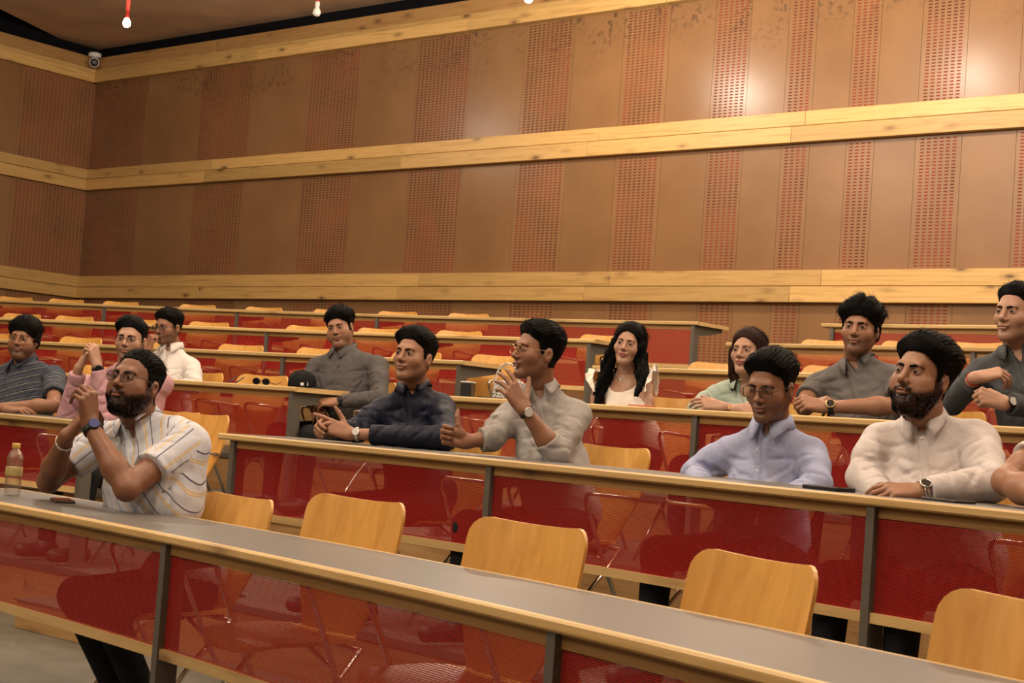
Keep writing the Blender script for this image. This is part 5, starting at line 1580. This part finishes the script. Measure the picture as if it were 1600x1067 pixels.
CAST.append(dict(label='man in a light grey shirt and gold glasses gesturing with a raised hand', seed=7, row=2, seat=(47.45, 0.52), eye=(812, 545, 0.36), yaw=62, pitch=2, roll=2, hs=1.0,
    SR=(796, 636, 0.44), SL=(900, 632, 0.62), ER=(768, 684, 0.30), WR=(730, 690, 0.20), EL=(868, 708, 0.40), WL=(820, 640, 0.26), sleeveR=0.45, sleeveL='rolled', skin=SK2, handsize=1.05,
    handR=(cv(-0.95, 0.2, -0.2), cv(-0.15, -0.1, 1.0), 'thumbup'), handL=(cv(-0.62, 0.78, 0.05), cv(0.2, 0.25, -0.95), 'open'),
    head=dict(stubble=0.3, mous=0.0015, hair=dict(top=0.028, side=0.007, line=0.074, front=0.006)), glasses=('gold', 'round', 0.023, 0.019, 0.0012), cloth='sh_lgrey', vee=0.08, collar_open=0.30,
    wear=[('L', 0.95, cv(0.1, 0.2, -1.0), 'strap_brown', 'silver', 'dial_white', 0.021, 0.011)]))
CAST.append(dict(label='woman with long black hair in a cream top with ruffled shoulders', nk=0.09, seed=8, row=3, seat=(44.95, 0.55), eye=(977, 536, 0.45), yaw=14, pitch=0, roll=8, hs=0.93,
    SR=(938, 596, 0.52), SL=(1010, 596, 0.60), ER=(932, 640, 0.48), WR=(966, 652, 0.30), EL=(1010, 646, 0.52), WL=(980, 652, 0.32), sleeve='none', skin=SK4, dress=True, collar=False, vee=0, scoop=0.085,
    head=dict(sex='f', jaw=0.95, lip=(0.38, 0.05, 0.05), lipk=0.85, lid=0.7, hair=dict(top=0.022, side=0.020, line=0.060, long=True, sb=0.046, sblow=-0.09, peak=-1.4, brow=0.0032, edge=0.5, flow=(0, -0.3, -1), lift=0.003, len=0.05)), cloth='sh_top', loose=0.0, wrinkle=0.002,
    longhair=[[('h', .054, .034, .058, .020), ('h', .074, .022, 0, .027), ('h', .088, -.005, -.07, .036), (944, 592, 0.47, .038), (934, 628, 0.45, .026)], [('h', -.054, .034, .058, .020), ('h', -.074, .022, 0, .027), ('h', -.088, -.005, -.07, .036), (1004, 588, 0.50, .034), (996, 616, 0.44, .014)],
              [('h', 0, -.07, .03, .058), ('h', 0, -.085, -.08, .066), ('h', 0, -.10, -.22, .062)], [('h', -.06, -.06, -.06, .04), ('h', -.10, -.07, -.16, .034)]]))
CAST.append(dict(label='woman with straight brown hair in a mint green shirt, arms folded', nk=0.09, seed=9, row=3, seat=(47.0, 0.55), eye=(1158, 546, 0.42), yaw=26, pitch=4, roll=0, hs=0.95,
    SR=(1117, 606, 0.52), SL=(1200, 604, 0.64), ER=(1090, 640, 0.40), WR=(1150, 640, 0.26), EL=(1216, 646, 0.48), WL=(1130, 636, 0.26), sleeve='long', sleeveR=0.75, skin=SK4,
    handR=(cv(1, 0, 0), cv(0, 0.6, -0.8), 'relax'), handL=(cv(-1, 0.1, 0), cv(0, 0.6, -0.8), 'relax'),
    head=dict(sex='f', jaw=0.96, lip=(0.36, 0.06, 0.06), lipk=0.8, hair=dict(top=0.018, side=0.015, line=0.060, long=True, sb=0.036, sblow=-0.09, brow=0.0028, peak=-1.0, edge=0.5, flow=(0, -0.4, -1), lift=0.002, len=0.05)), hairmat='hair_brown', cloth='sh_mint', vee=0.10, collar_open=0.4,
    longhair=[[('h', .058, .030, .055, .020), ('h', .074, .022, 0, .022), ('h', .076, .016, -.07, .021), ('h', .072, 0, -.14, .019), ('h', .068, -.02, -.20, .015)], [('h', -.058, .025, .055, .022), ('h', -.076, .012, 0, .025), ('h', -.078, 0, -.07, .025), ('h', -.07, -.03, -.20, .022)], [('h', 0, -.065, .02, .055), ('h', 0, -.08, -.09, .056), ('h', 0, -.085, -.20, .045)]],
    wear=[('R', 0.92, cv(0, 0.6, -0.8), 'gold', 'gold', 'gold', 0, 0.006)]))
CAST.append(dict(label='man in a light blue shirt and square glasses looking down', nk=0.108, seed=10, row=2, seat=(50.3, 0.55), eye=(1187, 610, 0.42), yaw=27, pitch=-14, roll=2, hs=1.0,
    SR=(1140, 690, 0.54), SL=(1266, 690, 0.66), ER=(1088, 740, 0.46), WR=(1100, 772, 0.30), EL=(1276, 758, 0.56), WL=(1210, 790, 0.36), sleeve='long', skin=SK2,
    handR=(cv(0.6, -0.3, -0.3), cv(0, 0.8, -0.5), 'relax'), handL=(cv(-1, -0.1, -0.1), cv(0, 0.8, -0.5), 'relax'),
    head=dict(stubble=0.5, mous=0.003, lid=0.5, jaw=0.98, hair=dict(top=0.033, side=0.006, line=0.074, front=0.006, rough=0.003)), glasses=('tort', 'square', 0.0255, 0.021, 0.0013), cloth='sh_blue', buttons=3, vee=0.06, collar_size=1.15))
CAST.append(dict(label='man with fluffy hair in a grey short-sleeved shirt, forearms on the desk', seed=11, row=3, seat=(49.0, 0.55), eye=(1337, 510, 0.42), yaw=14, pitch=0, roll=3, hs=1.02,
    SR=(1278, 588, 0.52), SL=(1400, 578, 0.62), ER=(1256, 634, 0.36), WR=(1262, 634, 0.24), EL=(1408, 634, 0.44), WL=(1290, 636, 0.22), sleeve='short', sleevefrac=0.70, skin=SK1, arm=1.02,
    handR=(cv(0.25, 0.1, -0.4), cv(-0.5, 0.8, -0.3), 'clasp'), handL=(cv(-0.95, 0.12, -0.1), cv(0.1, 0.6, -0.8), 'clasp'),
    head=dict(stubble=0.62, mous=0.0030, hair=dict(top=0.040, side=0.013, line=0.054, front=0.008, clump=0.007, rough=0.003, edge=0.45, fmin=0.6, flow=(0.5, 0.8, -0.3), len=0.040, lift=0.005, n=1400)), cloth='sh_grey', vee=0.09, collar_open=0.35, collar_size=1.2,
    wear=[('L', 0.94, cv(0.0, 0.5, -0.9), 'strap_black', 'gold', 'dial_dark', 0.022, 0.011)]))
CAST.append(dict(label='bearded man in a white shirt, forearm on the second row desk', seed=12, row=2, seat=(52.5, 0.55), eye=(1418, 579, 0.38), yaw=34, pitch=6, roll=6, hs=1.04,
    SR=(1376, 672, 0.50), SL=(1526, 668, 0.64), ER=(1352, 744, 0.40), WR=(1380, 778, 0.28), EL=(1546, 756, 0.46), WL=(1440, 768, 0.24), sleeve='long', skin=SK1, bulk=1.15, belly=0.02, arm=1.1,
    handR=(cv(0.7, -0.3, -0.3), cv(0, 0.8, -0.5), 'relax'), handL=(cv(-1, -0.05, -0.05), cv(0, 0.8, -0.5), 'relax'),
    head=dict(fat=0.3, bs=True, stubble=0.97, neckw=1.08, hair=dict(top=0.036, side=0.009, line=0.072, front=0.010, sweep=0.006, dir=-1)), cloth='sh_white2', vee=0.07, buttons=3, collar_size=1.15,
    wear=[('L', 0.98, cv(-0.2, 0.7, -0.7), 'silver', 'silver', 'dial_dark', 0.019, 0.010)]))
CAST.append(dict(label='man in a dark slate shirt, hand draped over his fist, at the right edge', seed=13, row=3, seat=(51.1, 0.55), eye=(1571, 486, 0.42), yaw=34, pitch=0, roll=2, hs=1.02,
    SR=(1535, 566, 0.52), SL=(1650, 566, 0.64), ER=(1486, 628, 0.40), WR=(1524, 590, 0.26), EL=(1640, 640, 0.46), WL=(1570, 630, 0.24), sleeve='long', sleeveR=0.85, sleeveL=0.90, skin=SK4, arm=1.0,
    handR=(cv(0.95, 0.25, -0.1), cv(0.1, 0.8, -0.5), 'limp'), handL=(cv(-0.97, 0.22, -0.05), cv(0.1, 0.35, -0.9), 'fist'),
    head=dict(stubble=0.25, mous=0.0020, jaw=0.95, hair=dict(top=0.023, side=0.004, line=0.076, front=0.004)), cloth='sh_slate', vee=0.10, collar_open=0.4,
    wear=[('L', 0.93, cv(0.0, 0.3, -0.9), 'strap_brown', 'strap_brown', 'dial_white', 0.021, 0.011), ('R', 0.93, cv(0, 0.3, -0.9), 'thread_red', 'thread_red', 'thread_red', 0, 0.004)]))
CAST.append(dict(label='person in a cream short-sleeved top whose arm enters at the right edge', seed=14, row=2, seat=(55.0, 0.60), eye=(1690, 610, 0.45), yaw=30, pitch=0, roll=3, hs=1.0,
    SR=(1636, 690, 0.52), SL=(1780, 700, 0.66), ER=(1572, 752, 0.36), WR=(1660, 790, 0.22), EL=(1800, 780, 0.5), WL=(1720, 800, 0.26), sleeve='short', sleevefrac=0.42, skin=SK1, arm=1.12,
    handR=(cv(1, 0, -0.1), cv(0, 0.8, -0.5), 'relax'), handL=(cv(-1, 0, -0.1), cv(0, 0.8, -0.5), 'relax'),
    head=dict(stubble=0.3, hair=dict(top=0.03, side=0.008)), cloth='sh_white', vee=0.05))
import time as _time
_t0 = _time.time()
PEOPLE = [build_person(S) for S in CAST]
print('people', round(_time.time() - _t0, 1), 's')
# ================================================================== THINGS ON THE DESKS AND SMALL DETAILS
def on_desk(k, x, y, off, dz=0.0):
    """point on the desk top of row k seen near photo position x"""
    a = azr(at_r(x, y, RK[k] + off))[0]
    return pol(a, RK[k] + off, desk_z(k) + dz), a
# water bottle
p, a = on_desk(1, 19, 770, 0.24)
bt = empty('water_bottle', p); tag(bt, 'clear ribbed plastic water bottle with yellow cap on the front desk', 'bottle')
def clear_mat():
    t = NT('clear bottle plastic'); tr = t.n('ShaderNodeBsdfTransparent'); tr.inputs[0].default_value = (0.97, 0.95, 0.92, 1)
    gl = t.n('ShaderNodeBsdfGlossy'); gl.inputs['Roughness'].default_value = 0.08
    lw = t.n('ShaderNodeLayerWeight'); lw.inputs['Blend'].default_value = 0.35
    df = t.n('ShaderNodeBsdfDiffuse'); df.inputs['Color'].default_value = (0.75, 0.68, 0.55, 1)
    m1 = t.n('ShaderNodeMixShader'); m1.inputs[0].default_value = 0.10
    t.l(tr.outputs[0], m1.inputs[1]); t.l(df.outputs[0], m1.inputs[2])
    mx = t.n('ShaderNodeMixShader'); t.l(lw.outputs['Facing'], mx.inputs[0]); t.l(m1.outputs[0], mx.inputs[1]); t.l(gl.outputs[0], mx.inputs[2])
    t.l(mx.outputs[0], t.out.inputs['Surface']); return t.m
M['clear'] = clear_mat()
M['cap_yellow'] = plain('yellow cap', (0.62, 0.42, 0.10), 0.4)
M['label_paper'] = plain('bottle label', (0.45, 0.36, 0.14), 0.5, var=0.3, scale=40)
prof = [(0.026, 0.0), (0.031, 0.004)]
for i in range(15):
    z = 0.010 + i * 0.0085; prof.append((0.0315 if i % 2 else 0.0293, z))
prof += [(0.032, 0.142), (0.030, 0.152), (0.022, 0.172), (0.0135, 0.182), (0.0135, 0.188)]
MB().lathe(prof, n=24).build('bottle_body', M['clear'], bt, True)
MB().lathe([(0.0140, 0.185), (0.0158, 0.187), (0.0158, 0.204), (0.0145, 0.206)], n=20).build('cap', M['cap_yellow'], bt, True)
MB().lathe([(0.0322, 0.078), (0.0326, 0.079), (0.0326, 0.112), (0.0322, 0.113)], n=24).build('bottle_label', M['label_paper'], bt, True)
# phones and slates
def phone(k, x, y, off, w, l, h, turn, mats, label, name='mobile_phone', cat='phone'):
    p, a = on_desk(k, x, y, off)
    o = empty(name, p, PI - math.radians(a) + turn); tag(o, label, cat)
    b = MB(); b.box((0, 0, h / 2), (w, l, h)); b.build('phone_case', mats[0], o, False, 0.003)
    b = MB(); b.box((0, 0, h + 0.0004), (w * 0.93, l * 0.95, 0.0008)); b.build('screen', mats[1], o)
    b = MB(); b.box((w / 2 + 0.0006, l * 0.18, h * 0.55), (0.0012, l * 0.12, h * 0.3)); b.build('side_button', mats[0], o)
    return o
M['screen'] = plain('dark glass screen', (0.008, 0.008, 0.010), 0.08)
M['red_case'] = plain('orange red case', (0.62, 0.10, 0.04), 0.4)
M['brown_case'] = plain('brown wallet case', (0.055, 0.038, 0.03), 0.5)
phone(1, 99, 770, 0.30, 0.075, 0.155, 0.010, 1.2, (M['brown_case'], M['screen']), 'dark phone lying by the elbow of the front man')
phone(2, 1295, 757, 0.14, 0.085, 0.165, 0.014, 1.45, (M['black'], M['screen']), 'black tablet in a case between the blue and white shirts', 'tablet', 'tablet')
phone(2, 1482, 776, 0.18, 0.080, 0.170, 0.010, 1.3, (M['brown_case'], M['screen']), 'phone in a wallet case in front of the bearded man')
phone(3, 1003, 633, 0.20, 0.075, 0.155, 0.010, 1.3, (M['red_case'], M['screen']), 'phone in an orange red case before the long-haired woman')
phone(3, 764, 621, 0.22, 0.070, 0.150, 0.009, 1.4, (M['black'], M['screen']), 'black phone on the third row desk beside the chain strap')
# small case standing by the desk end
p, a = on_desk(3, 731, 612, 0.24)
lp = empty('hard_case', p, PI - math.radians(a) + 0.5); tag(lp, 'small dark case with a pale lid standing beside the navy-shirted man', 'case')
b = MB(); b.box((0, 0, 0.042), (0.062, 0.10, 0.084)); b.build('case_body', M['black'], lp, False, 0.004)
b = MB(); b.box((0, 0, 0.0875), (0.064, 0.102, 0.007)); b.build('case_lid', M['white_plastic'], lp, False, 0.002)
# black cap
p, a = on_desk(3, 472, 600, 0.28)
cp_ = empty('baseball_cap', p, PI - math.radians(a) + 0.2); tag(cp_, 'black cap with a small white emblem on the desk corner', 'cap')
M['cap_cloth'] = cloth_mat('black cap cloth', (0.008, 0.008, 0.009), 0.85)
prof = [(0.088, 0.0), (0.090, 0.02), (0.088, 0.05), (0.078, 0.078), (0.055, 0.098), (0.025, 0.107), (0.003, 0.109)]
b = MB().lathe(prof, n=28)
for v in b.v: v.z += 0.006 * math.sin(5 * math.atan2(v.y, v.x)) * (v.z / 0.11)
b.build('crown', M['cap_cloth'], cp_, True)
vs = []; fs = []; n = 16
for side in (0, 1):
    for i in range(n + 1):
        t = -1.1 + 2.2 * i / n
        for rr_, dz in ((0.086, 0.012), (0.120, 0.010), (0.155, 0.002)):
            q = rr_ if rr_ < 0.1 else rr_ - 0.035 * (abs(t) / 1.1) ** 3 * (1 if rr_ > .13 else .4)
            vs.append((q * math.sin(t) * -1, -q * math.cos(t) * -1 * -1 if False else q * math.cos(t), dz - 0.010 * abs(t) ** 2 * 0.6 - 0.003 * side + 0.004))
for i in range(n):
    for j in range(2):
        a0 = i * 3 + j; fs.append((a0, a0 + 3, a0 + 4, a0 + 1)); N = 3 * (n + 1); fs.append((N + a0, N + a0 + 1, N + a0 + 4, N + a0 + 3))
o = mesh_obj('brim', vs, fs, M['cap_cloth'], cp_, True); o.rotation_euler = (0, 0, 2.2)
MB().ball((0, 0, 0.110), 0.006, 8, 6).build('top_button', M['cap_cloth'], cp_, True)
d = (cam.matrix_world.translation - p); ang = math.atan2(d.y, d.x) - cp_.rotation_euler.z
e = Vector((math.cos(ang), math.sin(ang), 0)); tn = Vector((-e.y, e.x, 0))
M['emblem'] = plain('white embroidery', (0.8, 0.8, 0.78), 0.7)
b = MB(); m = Matrix((tn, e, Vector((0, 0, 1)))).transposed()
b.box(e * 0.0905 + tn * 0.000 + Vector((0, 0, 0.024)), (0.020, 0.004, 0.018), m); b.build('emblem_square', M['emblem'], cp_)
e2 = (e * math.cos(0.33) + tn * math.sin(0.33))
b = MB(); b.tube([e2 * 0.0925 + Vector((-e2.y, e2.x, 0)) * (0.006 * math.cos(t)) + Vector((0, 0, 0.026 + 0.012 * math.sin(t))) for t in [(-1.3 + 2.6 * i / 8) for i in range(9)]], 0.0022, 6)
b.build('emblem_arc', M['emblem'], cp_, True)
# sunglasses lying upside down, arms up
p, a = on_desk(3, 408, 596, 0.16)
sg = empty('sunglasses', p, PI - math.radians(a) + 0.25); tag(sg, 'black sunglasses lying upside down on the desk beside the cap', 'sunglasses')
b = MB()
for s in (-1, 1):
    pts = [(s * 0.036 + 0.027 * math.cos(t), 0.0, 0.024 + 0.020 * math.sin(t)) for t in [2 * PI * i / 18 for i in range(18)]]
    b.tube(pts, 0.0025, 6, False, True)
b.tube([(-0.010, 0, 0.03), (0, 0.002, 0.033), (0.010, 0, 0.03)], 0.0025, 6)
fr = b.build('frame', M['black'], sg, True)
for s in (-1, 1):
    mesh_obj('lens', [(s * 0.036 + 0.026 * math.cos(2 * PI * i / 18), 0.0, 0.024 + 0.019 * math.sin(2 * PI * i / 18)) for i in range(18)], [tuple(range(18))], M['screen'], sg)
    MB().tube([(s * 0.063, 0.0, 0.020), (s * 0.066, -0.07, 0.012), (s * 0.066, -0.135, 0.030)], 0.0024, 6).build('temple', M['black'], sg, True)
p, a = on_desk(3, 372, 594, 0.20)
sp = empty('pen', p, PI - math.radians(a) + 0.6); tag(sp, 'pair of dark pens propped on the desk left of the sunglasses', 'pen')
for i in (0, 1):
    MB().tube([(i * 0.05, 0.06, 0.006), (i * 0.05 - 0.022, -0.06, 0.046)], 0.004, 8).build('pen_body', M['black'], sp, True)
    MB().tube([(i * 0.05 - 0.022, -0.06, 0.046), (i * 0.05 - 0.024, -0.07, 0.049)], [0.003, 0.001], 8).build('pen_tip', M['silver'], sp, True)
# black and white chain strap and bag on the third row desk
p, a = on_desk(3, 793, 620, 0.30)
bg = empty('handbag', p, PI - math.radians(a) + 0.4); tag(bg, 'small pale bag with a black and white patterned strap on the desk', 'bag')
def snake():
    t = NT('snake pattern'); v = t.coord('Object'); vo = t.n('ShaderNodeTexVoronoi'); vo.inputs['Scale'].default_value = 95; t.l(v, vo.inputs['Vector'])
    t.base(t.ramp(vo.outputs['Distance'], [(0.30, (0.02, 0.018, 0.016)), (0.42, (0.66, 0.62, 0.55))])); t.rough(0.5); return t.m
M['snake'] = snake()
b = MB(); b.box((0, 0, 0.055), (0.17, 0.06, 0.11)); b.build('bag_body', M['snake'], bg, False, 0.012)
pts = [(0.07 * math.cos(PI * i / 14) + 0.01, 0.0, 0.10 + 0.105 * math.sin(PI * i / 14)) for i in range(15)]
MB().tube(pts, 0.006, 8).build('strap', M['snake'], bg, True)
MB().tube([(0.012 * math.cos(2 * PI * i / 10) - 0.03, 0.0, 0.205 + 0.012 * math.sin(2 * PI * i / 10)) for i in range(10)], 0.003, 6, False, True).build('ring', M['silver'], bg, True)
# corner security camera
cm = Vector(at_z(152, 103, 6.33)); q = COR + WU * 0.20 + LU * 0.20
cc = empty('security_camera', (q.x, q.y, 6.32)); tag(cc, 'small white security camera in the corner under the ceiling', 'camera')
dirv = (Vector((0, 0, 1.5)) - Vector((q.x, q.y, 6.32))); dirv = dirv.normalized()
cc.scale = (1.35, 1.35, 1.35)
ax = dirv.to_track_quat('Z', 'Y').to_matrix()
MB().lathe([(0.06, 0.06), (0.075, 0.075), (0.075, 0.10), (0.06, 0.112)], n=20).build('mount', M['white_plastic'], cc, True)
MB().lathe([(0.05, -0.14), (0.058, -0.12), (0.058, 0.06), (0.050, 0.085)], (0, 0, 0.0), 20, ax).build('housing', M['white_plastic'], cc, True)
MB().lathe([(0.046, 0.084), (0.046, 0.09), (0.02, 0.094)], (0, 0, 0.0), 20, ax).build('camera_lens', M['black'], cc, True)
# ruffles, pendant necklaces and other small wear
def ruffle(S, pts, wid, amp, waves, name='ruffle'):
    D = S['_']; W3 = [npv(at_r(x, y, RK[S['row']] + o)) for x, y, o in pts]
    n = 60; vs = []; fs = []
    for i in range(n + 1):
        t = i / n * (len(W3) - 1); j = min(int(t), len(W3) - 2); u = t - j
        p = W3[j] * (1 - u) + W3[j + 1] * u; dd = unit(W3[j + 1] - W3[j]); c0 = D['mid'] - D['zt'] * 0.08
        out = unit(p - c0 - dd * ((p - c0) @ dd)); lat = np.array(D['xt']) * (1 if (p - D['mid']) @ D['xt'] > 0 else -1); out = unit(out * 0.5 + lat * 0.7 - D['zt'] * 0.10); bi = np.cross(dd, out)
        for m in range(5):
            w = m / 4; ph = math.sin(i / n * waves * 2 * PI + 0.6 * m) * amp * w
            fade = math.sin(PI * min(1, max(0.08, i / n)) * 0.96 + 0.04)
            vs.append(p + out * wid * w * fade + bi * ph - D['org'])
    for i in range(n):
        for m in range(4): fs.append((i * 5 + m, (i + 1) * 5 + m, (i + 1) * 5 + m + 1, i * 5 + m + 1))
    o = mesh_obj(name, vs, fs, M['sh_top'], D['root'], True)
    sm = o.modifiers.new('thick', 'SOLIDIFY'); sm.thickness = 0.003
W8 = PEOPLE[7]
ruffle(W8, [(930, 612, 0.42), (926, 590, 0.47), (930, 578, 0.54), (938, 580, 0.62)], 0.045, 0.010, 4)
ruffle(W8, [(1006, 612, 0.44), (1012, 588, 0.50), (1014, 577, 0.58), (1020, 600, 0.66), (1024, 622, 0.66)], 0.048, 0.011, 5)
def necklace(S, drop, wid, r, pend):
    D = S['_']; n = 20; pts = []
    TRm = D['TR']; nk = D['neck']
    for i in range(n + 1):
        t = -1 + 2 * i / n; pts.append(nk + TRm @ np.array((wid * t, 0.050 + 0.052 * (1 - t * t) - 0.012, -drop * (1 - t * t) + 0.012)) - D['org'])
    o = MB().tube([Vector(p) for p in pts], r, 6).build('necklace', M['silver' if pend else 'gold'], D['root'], True)
    if pend: MB().ball(Vector(pts[n // 2]) + Vector((0, 0, -0.008)), 0.008, 10, 6).build('pendant', M['silver'], o, True)
necklace(W8, 0.075, 0.052, 0.0012, True)
necklace(PEOPLE[8], 0.060, 0.050, 0.0011, False)
for S, sc_ in ((PEOPLE[7], 0.0045),):
    D = S['_']
    for s in (-1, 1):
        q = D['W'](np.array([[s * 0.083, -0.008, -0.050]]))[0] - D['org']
        MB().ball(Vector(q), sc_, 8, 6).build('earring', M['silver'], D['root'], True)
